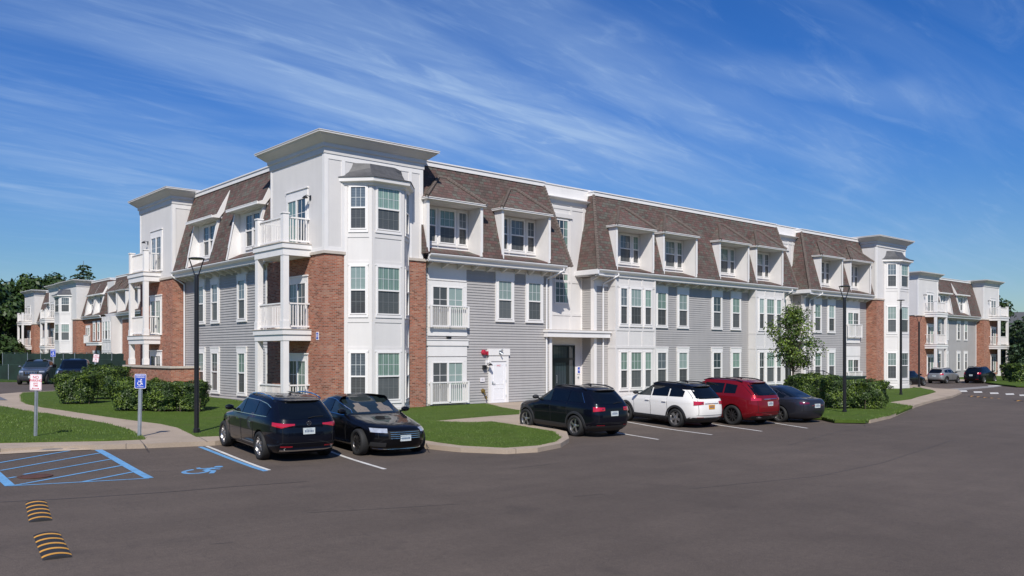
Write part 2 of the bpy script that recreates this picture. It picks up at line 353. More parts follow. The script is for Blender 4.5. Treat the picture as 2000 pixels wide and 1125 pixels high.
# ------------------------------------------------------------------ facade kit (x right, -y out of the wall, z up)
WM = {}
class Fac:
    def __init__(s, root, ox, oy, rz):
        s.root = root; s.M = Matrix.Translation((ox-root.location.x, oy-root.location.y, -root.location.z)) @ Matrix.Rotation(rz, 4, 'Z')
    def at(s, x, y, z=0, a=0): return s.M @ Matrix.Translation((x, y, z)) @ Matrix.Rotation(a, 4, 'Z')
    def part(s, name, mb, mats, smooth=False, mw=None): return mb.build(name, mats, s.root, smooth, s.M if mw is None else mw)
def win_mesh(wd, h, cols, casing, head, lite):
    key = ('w', round(wd, 3), round(h, 3), cols, casing, head, lite)
    if key in WM: return WM[key]
    f = MB(); a = wd/2; t = .055
    if casing:
        f.box(-a-casing, -a, -.045, .04, -.02, h+.0); f.box(a, a+casing, -.045, .04, -.02, h)
        f.box(-a-casing-.01, a+casing+.01, -.06, .04, -.13, -.02)
        f.box(-a-casing-.02, a+casing+.02, -.055, .04, h, h+head)
        if head > .2: f.box(-a-casing-.03, a+casing+.03, -.075, 0, h+head-.05, h+head+.0)
    f.box(-a, -a+t, -.065, -.0, 0, h); f.box(a-t, a, -.065, 0, 0, h)
    f.box(-a+t, a-t, -.065, 0, h-t, h); f.box(-a+t, a-t, -.065, 0, 0, t)
    mid = h*.5
    f.box(-a+t, a-t, -.062, 0, mid-.03, mid+.035)
    for i in range(1, cols):
        x = -a+t+(wd-2*t)*i/cols
        f.box(x-.009, x+.009, -.030, -.02, mid+.035, h-t, 1); 
        if lite: f.box(x-.007, x+.007, -.018, -.012, t, mid-.03, 2)
    zc = (mid+h-t)/2; f.box(-a+t, a-t, -.0305, -.02, zc-.009, zc+.009, 1)
    if lite: zc = (mid+t)/2; f.box(-a+t, a-t, -.0185, -.012, zc-.007, zc+.007, 2)
    p = MB(); p.box(-a+t, a-t, -.022, -.006, mid+.035, h-t); q = MB(); q.box(-a+t, a-t, -.013, -.004, t, mid-.03)
    r = (f.mesh('window', [M['white'], M['muntin'], M['muntind']]), p, q); WM[key] = r; return r
PM = {}
def win(fac, x, y, z, wd, h, cols=2, casing=.12, head=.24, up='gl_light', lo='screen', a=0, lite=True):
    q_ = rnd.random()
    if q_ < .16: up = 'gl_curt'
    elif q_ < .26: up = 'gl_dark'
    elif q_ < .34: up = 'gl_blue'
    elif q_ < .42: up = 'gl_light'
    if rnd.random() < .25: lo = 'screend' if lo == 'screen' else 'screen'
    fm, p, q = win_mesh(wd, h, cols, casing, head, lite)
    o = link('window', fm, fac.root, fac.at(x, y, z, a))
    for nm, mb, mt in (('pane', p, up), ('insect_screen', q, lo)):
        k = (id(mb), mt)
        if k not in PM: PM[k] = mb.mesh(nm, [M[mt]])
        link(nm, PM[k], o)
    return o
def siding(fac, x0, x1, y, z0, z1, name='siding_wall', a=None, mt='siding', pitch=.132, lap=.030):
    mb = MB(); z = z0; n = int((z1-z0)/pitch)
    vs = [(y, z0)]
    prof = []
    k = 0
    while z < z1-.01:
        zt = min(z+pitch, z1); prof += [(y-lap, z), (y, zt)]; z = zt
    for xa in (x0,):
        P = [[(x0, py, pz), (x1, py, pz)] for py, pz in prof]; mb.grid(P)
    mb.add([(x0, y, z0), (x1, y, z0), (x1, y+.2, z0), (x0, y+.2, z0), (x0, y, z1), (x1, y, z1), (x1, y+.2, z1), (x0, y+.2, z1)],
           [(1, 2, 6, 5), (3, 0, 4, 7), (2, 3, 7, 6), (4, 5, 6, 7)])
    return fac.part(name, mb, M[mt], mw=None if a is None else a)
def brick(fac, x0, x1, y0, y1, z0, z1, cap=True, name='brick_pier', ov=.05):
    fac.part(name, MB().box(x0, x1, y0, y1, z0, z1), M['brick'])
    if cap: fac.part('stone_cap', MB().box(x0-ov, x1+ov, y0-ov, y1+.02, z1, z1+.14), M['stone'])
def ringloft(mb, x0, x1, y0, y1, prof, m=0):
    n = len(prof); vs = []
    for o, z in prof: vs += [(x0-o, y0-o, z), (x1+o, y0-o, z), (x1+o, y1+o, z), (x0-o, y1+o, z)]
    fs = [(4*i+j, 4*i+(j+1) % 4, 4*i+4+(j+1) % 4, 4*i+4+j) for i in range(n-1) for j in range(4)]
    fs.append((4*n-4, 4*n-3, 4*n-2, 4*n-1)); mb.add(vs, fs, m)
def cornice(fac, x0, x1, y0, y1, z=11.2, top=12.03, e=.55):
    mb = MB(); p = [(0, z), (.05, z), (.06, z+.24), (.12, z+.27), (.13, z+.42), (.20, z+.46), (e*.55, z+.55), (e*.82, z+.66), (e*.9, z+.72), (e, z+.73), (e, top-.03), (e+.02, top-.03), (e+.02, top)]
    ringloft(mb, x0, x1, y0, y1, p); fac.part('cornice', mb, [M['panel']])
def panelled(fac, x0, x1, y, z0, z1, nx=1, cuts=(), name='trim_boards', bw=.16, d=.03):
    """flat battens framing panels on a wall face"""
    mb = MB(); mb.box(x0, x0+bw, y-d, y, z0, z1); mb.box(x1-bw, x1, y-d, y, z0, z1)
    mb.box(x0+bw, x1-bw, y-d, y, z1-bw*.7, z1); mb.box(x0+bw, x1-bw, y-d, y, z0, z0+bw)
    for i in range(1, nx):
        x = x0+(x1-x0)*i/nx; mb.box(x-.04, x+.04, y-d*.9, y, z0+bw, z1-bw*.7)
    for c in cuts: mb.box(x0+bw, x1-bw, y-d*.95, y, c-.06, c+.06)
    fac.part(name, mb, M['panel'])
def railing(mb, p0, p1, z0, h=1.05, gap=.115, m=0, bal=.030):
    p0 = Vector((p0[0], p0[1], 0)); p1 = Vector((p1[0], p1[1], 0)); L_ = (p1-p0).length; d = (p1-p0)/L_; nrm = Vector((-d.y, d.x, 0))
    def bar(a, b, zz0, zz1, hw):
        A = p0+d*a; B = p0+d*b; q = [A-nrm*hw, B-nrm*hw, B+nrm*hw, A+nrm*hw]; mb.prism([(v.x, v.y) for v in q], zz0, zz1, m)
    bar(0, L_, z0+h-.06, z0+h, .045); bar(0, L_, z0+.08, z0+.15, .03)
    n = max(2, int(L_/gap))
    for i in range(1, n):
        c = L_*i/n; bar(c-bal/2, c+bal/2, z0+.15, z0+h-.06, bal/2)
def slider(fac, x, y, z, wd, h, a=0, up='gl_curt', lo='gl_dark', head=.3, casing=.12, heads=True):
    """sliding balcony door with two leaves"""
    f = MB(); w2 = wd/2; t = .06
    f.box(-w2-casing, -w2, -.04, .03, 0, h); f.box(w2, w2+casing, -.04, .03, 0, h); f.box(-w2-casing, w2+casing, -.045, .03, h, h+head)
    if heads: f.box(-w2-casing-.04, w2+casing+.04, -.09, 0, h+head-.06, h+head)
    f.box(-w2, -w2+t, -.06, 0, 0, h); f.box(w2-t, w2, -.06, 0, 0, h); f.box(-w2+t, w2-t, -.06, 0, h-t, h); f.box(-w2+t, w2-t, -.06, 0, 0, .1)
    f.box(-.05, .05, -.07, 0, .1, h-t)
    for sx in (-1, 1):
        xm = sx*(w2-t+.05)/2; f.box(xm-.01, xm+.01, -.03, -.02, .1, h-t)
        f.box(min(sx*.05, sx*(w2-t)), max(sx*.05, sx*(w2-t)), -.0305, -.02, h*.68-.01, h*.68+.01)
    o = f.build('balcony_door', M['white'], fac.root, mw=fac.at(x, y, z, a))
    MB().box(-w2+t, -.05, -.024, -.016, .1, h-t).build('pane', M[lo], o)
    MB().box(.05, w2-t, -.024, -.016, .1, h-t).build('pane', M[up], o)
    return o
def wall_lamp(fac, x, y, z, a=0):
    m = MB(); m.box(-.06, .06, -.03, 0, -.08, .12); m.path([(0, -.03, .05), (0, -.18, .12), (0, -.26, .08)], .015)
    m.lathe([(.02, .06), (.06, .05), (.13, -.03), (.125, -.04), (.0, .0)], 16, 'z', (0, -.26, .02)); m.build('wall_lamp', M['blackm'], fac.root, mw=fac.at(x, y, z, a))
def downspout(fac, x, y, z1, z0, y_e, dx=.35):
    mb = MB(); r = .045; pts = [(x+dx, y_e, z1), (x+dx, y_e, z1-.12), (x, y-.06, z1-.55), (x, y-.06, z0)]
    for a, b in zip(pts, pts[1:]): mb.tube(a, b, r, n=6)
    fac.part('downspout', mb, M['gutter'])
def eave(fac, x0, x1, ys, yg=-.45, zt=7.34, brackets=True, ret0=None, ret1=None):
    """soffit, frieze, brackets and gutter of one roof section"""
    mb = MB(); mb.box(x0, x1, yg+.12, ys+.02, 7.02, 7.08)
    fac.part('soffit', mb, M['panel'])
    g = MB(); g.xprism([(yg+.16, 7.06), (yg+.12, 7.06), (yg+.085, 7.17), (yg-.02, zt-.09), (yg-.05, zt-.035), (yg-.05, zt), (yg-.03, zt), (yg-.02, zt-.03), (yg+.16, zt-.03)], x0, x1)
    g.box(x0, x1, yg+.15, yg+.19, 6.98, 7.20); fac.part('gutter', g, M['gutter'])
    if brackets:
        n = int((x1-x0)/.92)
        if 'brk' not in WM: WM['brk'] = MB().xprism([(-.02, 7.02), (-.5, 7.02), (-.5, 6.94), (-.06, 6.76), (-.02, 6.76)], -.05, .05).mesh('eave_bracket', [M['panel']])
        for i in range(n+1): link('eave_bracket', WM['brk'], fac.root, fac.at(x0+.3+(x1-x0-.6)*i/n, ys))
YM0, YM1, ZM0, ZM1 = -.40, .80, 7.33, 11.62
def ym(z): return YM0+(YM1-YM0)*(z-ZM0)/(ZM1-ZM0)
def mansard(fac, x0, x1, hip0=0., hip1=0., depth=2.5, cop=True, holes=()):
    """roof slope; hip0/hip1 = inward lean of the ends; holes = dormer spans"""
    mb = MB(); ze = 9.90; te = (ze-ZM0)/(ZM1-ZM0)
    lo = lambda t: x0+hip0*t
    hi = lambda t: x1-hip1*t
    mb.add([(lo(te), ym(ze), ze), (hi(te), ym(ze), ze), (hi(1), YM1, ZM1), (lo(1), YM1, ZM1)], [(0, 1, 2, 3)])
    ed = [x0]+[e for h in sorted(holes) for e in (h[0]+.04, h[1]-.04)]+[x1]
    for i in range(0, len(ed), 2):
        a, b = ed[i], ed[i+1]; at_ = lo(te) if i == 0 else a; bt = hi(te) if i == len(ed)-2 else b
        mb.add([(a, YM0, ZM0), (b, YM0, ZM0), (bt, ym(ze), ze), (at_, ym(ze), ze)], [(0, 1, 2, 3)])
    for x, k, q in ((x0, hip0, lo), (x1, -hip1, hi)):
        mb.add([(x, YM0, ZM0), (x, depth, ZM0), (q(1), depth, ZM1), (q(1), YM1, ZM1)], [(0, 1, 2, 3)])
    mb.add([(lo(1), YM1, ZM1), (hi(1), YM1, ZM1), (hi(1), depth, ZM1), (lo(1), depth, ZM1)], [(0, 1, 2, 3)])
    ro = fac.part('roof', mb, M['shingle'])
    for sx, k in ((x0, hip0), (x1, -hip1)):
        if k:
            h = MB(); n = 30
            for i in range(n):
                t0, t1 = i/n, (i+1.15)/n
                h.tube((sx+k*t0, YM0+(YM1-YM0)*t0-.02, ZM0+(ZM1-ZM0)*t0), (sx+k*t1, YM0+(YM1-YM0)*t1, ZM0+(ZM1-ZM0)*t1), .10, .085, n=6)
            h.build('hip_shingles', M['ridge'], ro)
    if cop:
        c = MB(); xa, xb = x0+hip0, x1-hip1
        c.box(xa-.02, xb+.02, YM1-.05, depth+.02, ZM1, ZM1+.20); c.box(xa-.05, xb+.05, YM1-.09, depth+.05, ZM1+.20, ZM1+.26)
        fac.part('coping', c, M['white'])
def dormer(fac, x0, x1, kind='hip', n=2, big=False, up='gl_blue', wy=.62, eave_z=9.82, apex=11.15):
    mb = MB(); yf = -.30; zb = 7.42; yt = yf if kind == 'hip' else .16
    wy = .40 if kind != 'hip' else .74
    for xa, xb in ((x0, x0+.09), (x1-.09, x1)):
        mb.xprism([(yf, zb), (yt, eave_z), (1.0, eave_z), (1.0, zb)], xa, xb)
        s_ = -1 if xa == x0 else 1
        bx0, bx1 = (xa-.012, xb+.05) if s_ < 0 else (xa-.05, xb+.012)
        mb.xprism([(yf-.02, zb), (yt-.02, eave_z), (yt, eave_z), (yf, zb)], bx0, bx1)
    wz0 = 8.02; wh = 1.62
    mb.box(x0+.09, x1-.09, wy, wy+.1, wz0-.28, eave_z)                 # recessed face
    mb.box(x0+.09, x1-.09, yt, wy+.1, eave_z-.05, eave_z)              # soffit
    do = fac.part('dormer', mb, M['white'])
    s = MB(); s.add([(x0+.09, yf+.1, 7.47), (x1-.09, yf+.1, 7.47), (x1-.09, wy, wz0-.26), (x0+.09, wy, wz0-.26), (x0+.09, wy, 7.3), (x1-.09, wy, 7.3), (x0+.09, yf+.1, 7.35), (x1-.09, yf+.1, 7.35)],
              [(0, 1, 2, 3), (0, 3, 4, 6), (1, 7, 5, 2), (6, 7, 1, 0)]); s.build('sill_roof', M['shingle'], do)
    e0, e1, ye = x0-.13, x1+.13, (yf-.16 if kind == 'hip' else -.16); r = MB(); xm = (x0+x1)/2
    if kind == 'hip':
        t = MB(); t.box(e0, e1, ye, .9, eave_z, eave_z+.07); t.box(e0-.02, e1+.02, ye-.03, .5, eave_z+.07, eave_z+.10); t.build('eave_board', M['white'], do)
        z0 = eave_z+.10; ya = ym(apex)+.05; yb = ym(z0)+.35
        v = [(e0, ye, z0), (e1, ye, z0), (e1, yb, z0), (e0, yb, z0), (xm-.25, ya, apex), (xm+.25, ya, apex)]
        r.add(v, [(0, 1, 5, 4), (1, 2, 5), (3, 0, 4), (2, 3, 4, 5)])
        for a_, b_ in ((v[0], v[4]), (v[1], v[5])):
            A, B = Vector(a_), Vector(b_); k = 16
            for i in range(k): r.tube(A.lerp(B, i/k)+Vector((0, -.02, .02)), A.lerp(B, min(1, (i+1.2)/k))+Vector((0, -.02, .02)), .10, .075, n=6, m=1)
        r.tube(v[4], v[5], .09, n=6, m=1)
    else:
        z0 = eave_z+.10; zt = 11.35
        pr = [(ye-.05, z0+.0), (ye+.18, z0+.12), (ym(10.6)-.22, 10.6), (ym(zt)-.02, zt), (1.1, zt), (1.1, z0)]
        r.xprism(pr, e0, e1)
        t = MB()
        for xa, xb in ((e0-.06, e0+.002), (e1-.002, e1+.06)):
            q = [(ye-.06, z0-.10), (ye-.06, z0-.0), (ye+.19, z0+.10), (ym(10.6)-.21, 10.58), (ym(zt)-.01, zt-.02), (ym(zt)+.1, zt-.12), (ym(10.6)-.0, 10.34), (ye+.30, z0-.10)]
            t.xprism(q, xa, xb)
        t.box(e0, e1, ye-.09, .9, z0-.10, z0+.0); t.box(e0, e1, ye-.10, ye-.055, z0, z0+.035); t.build('rake_board', M['white'], do)
    r.build('dormer_roof', [M['shingle'], M['ridge']], do)
    ws = dict({2: [(-.50, .82, 3 if False else 2), (.42, .62, 2)], 3: [(-.72, .54, 2), (.21, .96, 3), (1.14, .54, 2)], 1: [(-.0, .85, 2)], 22: [(-.46, .78, 2), (.40, .78, 2)]})[n]
    for dx, wd, c in ws: win(fac, xm+dx+.06, wy, wz0, wd, wh, c, casing=.055, head=.07, up=up if rnd.random() < .8 else 'gl_dark', lo='screend')
    return do
def bay(fac, x0, x1, e, y=0., z0=.15, z1=10.05, floors=((.72, 2.10), (4.42, 2.10), (8.06, 1.86)), ups=('gl_light', 'gl_light', 'gl_blue'), sillz=(.45, 4.15, 7.75), roof=True):
    xa, xb = x0+e, x1-e
    body = [(x0, y+.1), (x0, y), (xa, y-e), (xb, y-e), (x1, y), (x1, y+.1)]
    mb = MB().prism(body, z0, z1)
    bo = fac.part('bay_window', mb, M['panel'])
    faces = [((x0, y), (xa, y-e)), ((xa, y-e), (xb, y-e)), ((xb, y-e), (x1, y))]
    t = MB()
    for i, (p, q) in enumerate(faces):
        d = Vector((q[0]-p[0], q[1]-p[1], 0)); L_ = d.length; ang = math.atan2(d.y, d.x); mid = ((p[0]+q[0])/2, (p[1]+q[1])/2)
        R_ = Matrix.Translation((mid[0], mid[1], 0)) @ Matrix.Rotation(ang, 4, 'Z')
        def bx(a0, a1, d0, d1, zz0, zz1):
            vs = [R_ @ Vector(c) for c in [(a0, d0, zz0), (a1, d0, zz0), (a1, d1, zz0), (a0, d1, zz0), (a0, d0, zz1), (a1, d0, zz1), (a1, d1, zz1), (a0, d1, zz1)]]
            t.add(vs, [(0, 3, 2, 1), (4, 5, 6, 7), (0, 1, 5, 4), (1, 2, 6, 5), (2, 3, 7, 6), (3, 0, 4, 7)])
        h = L_/2
        bx(-h, -h+.13, -.025, .01, z0+.3, z1); bx(h-.13, h, -.025, .01, z0+.3, z1)
        bx(-h-.01, h+.01, -.05, .01, z0, z0+.28)
        for (wz, wh) in floors:
            bx(-h+.13, h-.13, -.024, .01, wz-.34, wz-.14); bx(-h+.13, h-.13, -.024, .01, wz+wh+.05, wz+wh+.2)
        for (wz, wh), up in zip(floors, ups):
            wd = L_-.42 if i == 1 else L_-.46
            win(fac, mid[0], mid[1], wz, wd, wh, 4 if wd > 1.05 else 3, casing=.06, head=.06, up=up, lo='screen' if wz < 7 else 'screend', a=ang)
    t.build('panel_battens', M['panel'], bo)
    if roof:
        r = MB(); 
        def rng_(o, z): return [(x0-o*.9, y+.05, z), (x0-o*.9, y-.0, z), (xa-o*.4, y-e-o, z), (xb+o*.4, y-e-o, z), (x1+o*.9, y, z), (x1+o*.9, y+.05, z)]
        def loft(m_, prof):
            rs = [rng_(o, z) for o, z in prof]; n = 6; vs = [p for r_ in rs for p in r_]
            m_.add(vs, [(k*n+i, k*n+(i+1) % n, (k+1)*n+(i+1) % n, (k+1)*n+i) for k in range(len(rs)-1) for i in range(n)]+[tuple(range(n))[::-1], tuple(range(len(vs)-n, len(vs)))])
        loft(r, [(.0, z1-.12), (.10, z1-.10), (.12, z1), (.30, z1+.04), (.32, z1+.2)]); r.build('bay_eave', M['white'], bo)
        r = MB(); loft(r, [(.36, z1+.2), (.36, z1+.23), (.08, z1+.31), (-.22, z1+.50), (-.38, z1+.72), (-.46, z1+.92)])
        r.build('bay_roof', M['metalroof'], bo)
def box_bay(fac, x0, x1, yf, ys, z0=.2, z1=7.02, ups=('gl_curt', 'gl_blue')):
    bo = fac.part('box_bay', MB().box(x0, x1, yf, ys+.1, z0, z1), M['panel'])
    t = MB(); b = .10
    t.box(x0-.02, x0+b, yf-.03, yf, z0, z1); t.box(x1-b, x1+.02, yf-.03, yf, z0, z1); t.box(x0-.02, x0, yf, ys, z0, z1, 0)
    for z in (z0+.2, 3.1, 4.1, 6.55): 
        t.box(x0+b, x1-b, yf-.028, yf, z-.07, z+.07); t.box(x0-.035, x0-.02, yf, ys, z-.06, z+.06)
    for k in (1, 2):
        x = x0+(x1-x0)*k/3+.0
        for za, zb in ((3.17, 4.03), (6.62, 7.0)): t.box(x-.05, x+.05, yf-.027, yf, za, zb)
    t.build('panel_battens', M['panel'], bo)
    xm = (x0+x1)/2
    for (z, h), up in zip(((.78, 2.08), (4.38, 2.08)), ups):
        for dx, wd, c in ((-1.0, .60, 2), (0, .94, 3), (1.0, .60, 2)): win(fac, xm+dx*(x1-x0)/3.3, yf, z, wd*(x1-x0)/3.3, h, c, casing=.06, head=.07, up=up, lo='screen' if z < 4 else 'screend')
def balcony(fac, x0, x1, y0, yo, ground=None, post_r=.15, wing=None, rail1=True, g=.45, lo1=.4):
    """three storeys of balcony; y0 = wall plane, yo = outer plane"""
    ps = [(x0+post_r, yo+post_r), (x1-post_r, yo+post_r)]
    for k, (zt, zb) in enumerate(((7.46, 6.92), (3.80, 3.30))):
        mb = MB(); mb.box(x0, x1, yo, y0, zb, zt-.22); mb.box(x0-.05, x1+.05, yo-.05, y0, zt-.24, zt-.03)
        mb.box(x0-.08, x1+.08, yo-.08, y0, zt-.03, zt, 1)
        bo = fac.part('balcony', mb, [M['white'], M['stone']])
        r = MB(); z = zt
        if k == 0:
            for px, py in ps: r.box(px-.13, px+.13, py-.13, py+.13, z, z+1.22); r.box(px-.16, px+.16, py-.16, py+.16, z+1.22, z+1.28)
        railing(r, (x0+.28, yo+post_r), (x1-.28, yo+post_r), z, 1.12); railing(r, (x1-post_r, yo+.28), (x1-post_r, y0), z, 1.12); railing(r, (x0+post_r, yo+.28), (x0+post_r, y0), z, 1.12)
        r.build('railing', M['white'], bo)
    for za, zb in ((3.80, 6.92), (g, 3.30)):
        for px, py in ps:
            m = MB(); m.box(px-.13, px+.13, py-.13, py+.13, za, zb); m.box(px-.155, px+.155, py-.155, py+.155, za, za+.35); fac.part('post', m, M['white'])
    if rail1:
        r = MB(); railing(r, (x0+.28, yo+post_r), (x1-.28, yo+post_r), lo1, 1.0); railing(r, (x1-post_r, yo+.28), (x1-post_r, y0), lo1, 1.0); fac.part('porch_railing', r, M['white'])
        fac.part('porch_floor', MB().box(x0, x1, yo, y0, -.2, lo1-.02), M['stone'])
    if wing is not None:
        for za, zb in ((3.80, 6.92), (-.1, 3.30)): fac.part('wing_wall', MB().box(wing[0], wing[1], wing[2], y0, za, zb), M['brick'])
def balconet(fac, x, y, z, wd, g=False):
    r = MB(); y1 = y-.22; railing(r, (x-wd/2, y1), (x+wd/2, y1), z, 1.10)
    for sx in (-1, 1): r.box(x+sx*wd/2-.03, x+sx*wd/2+.03, y1, y, z+1.0, z+1.06); r.box(x+sx*wd/2-.05, x+sx*wd/2+.05, y1-.04, y1+.04, z+.05, z+1.1)
    r.box(x-.05, x+.05, y1-.03, y1+.03, z+.06, z+1.04)
    fac.part('balcony_railing', r, M['white'])
# ------------------------------------------------------------------ main building
main = thing('apartment_building', 'large three-storey apartment block in white panel, grey siding and red brick filling the view', 'building', (0, 0, .2))
FR = Fac(main, 0, 0, 0); FL = Fac(main, 0, 0, -PI/2)
TW = 5.04
def tower_body(fac, x0, x1, y0, y1, zb=7.10, zt=11.25):
    fac.part('wall', MB().box(x0, x1, y0, y1, zb, zt), M['panel'])
# corner tower
tower_body(FR, 0, TW, 0, TW); cornice(FR, 0, TW, 0, TW)
FR.part('brick_wall', MB().box(0, .93, 0, 5.42, -.1, 6.98), M['brick']); FR.part('soffit', MB().box(-.02, .9, 5.0, 5.46, 6.98, 7.04), M['white'])
FR.part('brick_wall', MB().box(4.30, 5.19, -.03, TW, -.2, 6.98), M['brick'])
FR.part('wall', MB().box(.93, 4.30, .02, TW, -.1, 6.98), M['panel'])
cp = MB(); cp.box(-.06, 1.05, -.06, .2, 6.98, 7.10); cp.box(-.06, .2, .2, 1.25, 6.98, 7.10); cp.box(4.24, 5.25, -.09, .5, 6.98, 7.10); FR.part('stone_cap', cp, M['stone'])
tb = MB(); tb.box(-.025, .17, -.025, .0, 7.1, 11.2); tb.box(.17, TW-.17, -.022, 0, 10.98, 11.2); tb.box(TW-.17, TW+.0, -.025, 0, 7.1, 11.2); tb.box(.17, .80, -.022, 0, 7.1, 7.28); tb.box(-.025, 0, -.0, .17, 7.1, 11.2)
tb.box(.80, .98, -.022, 0, 7.1, 10.98); tb.box(4.25, 4.42, -.022, 0, 7.1, 10.98); tb.box(.93, 1.0, -.02, .03, -.1, 6.98); tb.box(-.022, 0, TW-.13, TW, 7.1, 11.2); tb.box(-.022, 0, .17, TW-.13, 7.1, 7.26)
FR.part('trim_boards', tb, M['white'])
bay(FR, .96, 4.26, .84, 0.)
# left face of the corner tower: doors and balconies (local x = -world y)
balcony(FL, -3.98, -1.20, 0, -1.29, lo1=.42, g=.42)
slider(FL, -2.42, 0, 7.52, 1.75, 2.05, up='gl_dark', lo='gl_curt', head=.42); slider(FL, -2.36, 0, 3.82, 1.6, 2.05, up='gl_dark', lo='gl_blue'); slider(FL, -2.36, 0, .42, 1.6, 2.05, up='gl_curt', lo='gl_dark')
wall_lamp(FL, -1.22, 0, 9.45)
pq = MB(); pq.box(-.11, .11, -.02, 0, 0, .34, 0); pq.box(-.085, .085, -.024, -.02, .03, .31, 1); add_text(pq, '11', .2, 0, .17, -.026, 0)
FL.part('address_plaque', pq, [M['signw'], M['signblue']], mw=FL.at(-.60, 0, 3.33))
# siding section behind the corner tower, left face
siding(FL, -16.57, -3.9, .30, .30, 6.98)
eave(FL, -16.6, -TW, .30); mansard(FL, -16.9, -TW+.1, holes=[(-9.45, -6.1), (-14.85, -11.5)])
for y in (5.55, 8.80, 12.15, 14.05):
    win(FL, -y, .266, 4.46, .86, 1.98, 2, head=.26, up='gl_blue' if y > 8.5 else 'gl_curt', lo='screend'); win(FL, -y, .266, .76, .86, 2.04, 2, head=.30, up='gl_light', lo='screen')
    FL.part('window_frieze', MB().box(-y-.58, -y+.58, .27, .31, 6.68, 7.02), M['white'])
FL.part('frieze', MB().box(-16.5, -TW, .275, .31, 6.86, 7.02), M['white'])
dormer(FL, -9.45, -6.1, 'shed', 22); dormer(FL, -14.85, -11.5, 'shed', 22)
downspout(FL, -16.4, .27, 7.2, .5, -.45, -.1)
# far tower on the left face
LT0, LT1, LTX = 16.57, 22.0, -.39
fy = LTX
FL.part('wall', MB().box(-LT1, -LT0, fy, 5, 7.10, 11.25), M['panel']); cornice(FL, -LT1, -LT0, fy, 5)
FL.part('brick_wall', MB().box(-LT1, -LT0, fy, 4.9, -.1, 6.98), M['brick']); FL.part('stone_cap', MB().box(-18.6, -LT0+.06, fy-.06, .5, 6.98, 7.10), M['stone'])
tb = MB()
FL.part('corner_board', MB().box(-LT1, -LT1+.13, fy-.025, fy, 7.1, 11.2), M['white']); tb.box(-LT0-.17, -LT0+.025, fy-.025, fy, 7.1, 11.2)
tb.box(-LT0, -LT0+.025, fy, fy+.17, 7.1, 11.2); tb.box(-LT0, -LT0+.022, fy+.17, .9, 10.95, 11.2)
FL.part('trim_boards', tb, M['white'])
balcony(FL, -21.3, -18.55, fy, -1.30, rail1=False, g=2.1)
slider(FL, -19.1, fy, 7.52, 1.7, 2.05, up='gl_dark', lo='gl_blue', head=.42); slider(FL, -19.2, fy, 3.82, 1.7, 2.05, up='gl_curt', lo='gl_dark'); slider(FL, -19.2, fy, .6, 1.7, 2.05, up='gl_dark', lo='gl_dark')
wall_lamp(FL, -20.6, fy, 9.35)
pw = MB(); pw.box(-22.05, -14.2, -1.32, -1.05, .1, 1.95); pw.box(-14.47, -14.2, -1.05, .3, .1, 1.95)
po = FL.part('patio_wall', pw, M['brick']); pc = MB(); pc.box(-22.12, -14.13, -1.39, -.98, 1.95, 2.06); pc.box(-14.54, -14.13, -.98, .3, 1.95, 2.06); pc.build('wall_cap', M['stone'], po)
# --- section A (right face)
YS = .30; YW = YS-.034
siding(FR, 5.05, 13.42, YS, .18, 6.98); eave(FR, TW+.1, 13.95, YS); mansard(FR, TW-.1, 14.35, 0, .90, holes=[(5.05, 8.35), (9.56, 12.88)])
FR.part('frieze', MB().box(TW, 13.5, .275, .31, 6.80, 7.02), M['white'])
FR.part('corner_board', MB().box(13.34, 13.52, .23, 1.3, .2, 7.0), M['white'])
FR.part('wall', MB().box(13.0, 13.50, .35, 1.3, .2, 7.0), M['siding'])
for x in (10.24, 12.26):
    win(FR, x, .266, 4.46, .95, 1.96, 3, casing=.13, head=.44, up='gl_light', lo='screen')
    FR.part('window_frieze', MB().box(x-.63, x+.63, .255, .31, 6.42+.4, 7.0), M['white'])
slider(FR, 6.66, YS-.02, 3.95, 1.85, 1.98, up='gl_light', lo='screen', head=.22, heads=False, casing=.22); balconet(FR, 6.66, YS, 3.92, 2.2)
FR.part('window_frieze', MB().box(5.52, 7.80, .26, .31, 6.20, 7.0), M['white']); FR.part('door_apron', MB().box(5.50, 7.82, .24, .31, 3.58, 3.94), M['white'])
FR.part('vent', MB().box(6.58, 6.80, .14, .25, 3.46, 3.56), M['blackm']) 
slider(FR, 6.66, YS-.02, .38, 1.85, 1.98, up='gl_light', lo='screen', head=.22, heads=False, casing=.22); balconet(FR, 6.66, YS, .32, 2.2)
hb = MB(); hb.box(5.50, 7.82, .24, .31, 2.62, 3.12); hb.box(5.44, 7.88, .20, .31, 3.12, 3.40); hb.box(5.42, 7.90, .17, .31, 3.38, 3.43); FR.part('door_header', hb, M['white'])
dormer(FR, 5.05, 8.35, 'hip', 3); dormer(FR, 9.56, 12.88, 'hip', 3)
sd_ = MB(); sd_.box(9.68, 9.86, .22, .31, .32, 3.12); sd_.box(10.50, 10.68, .22, .31, .32, 3.12); sd_.box(9.86, 10.50, .22, .31, 2.48, 3.12); sd_.box(9.64, 10.72, .17, .31, 3.12, 3.40)
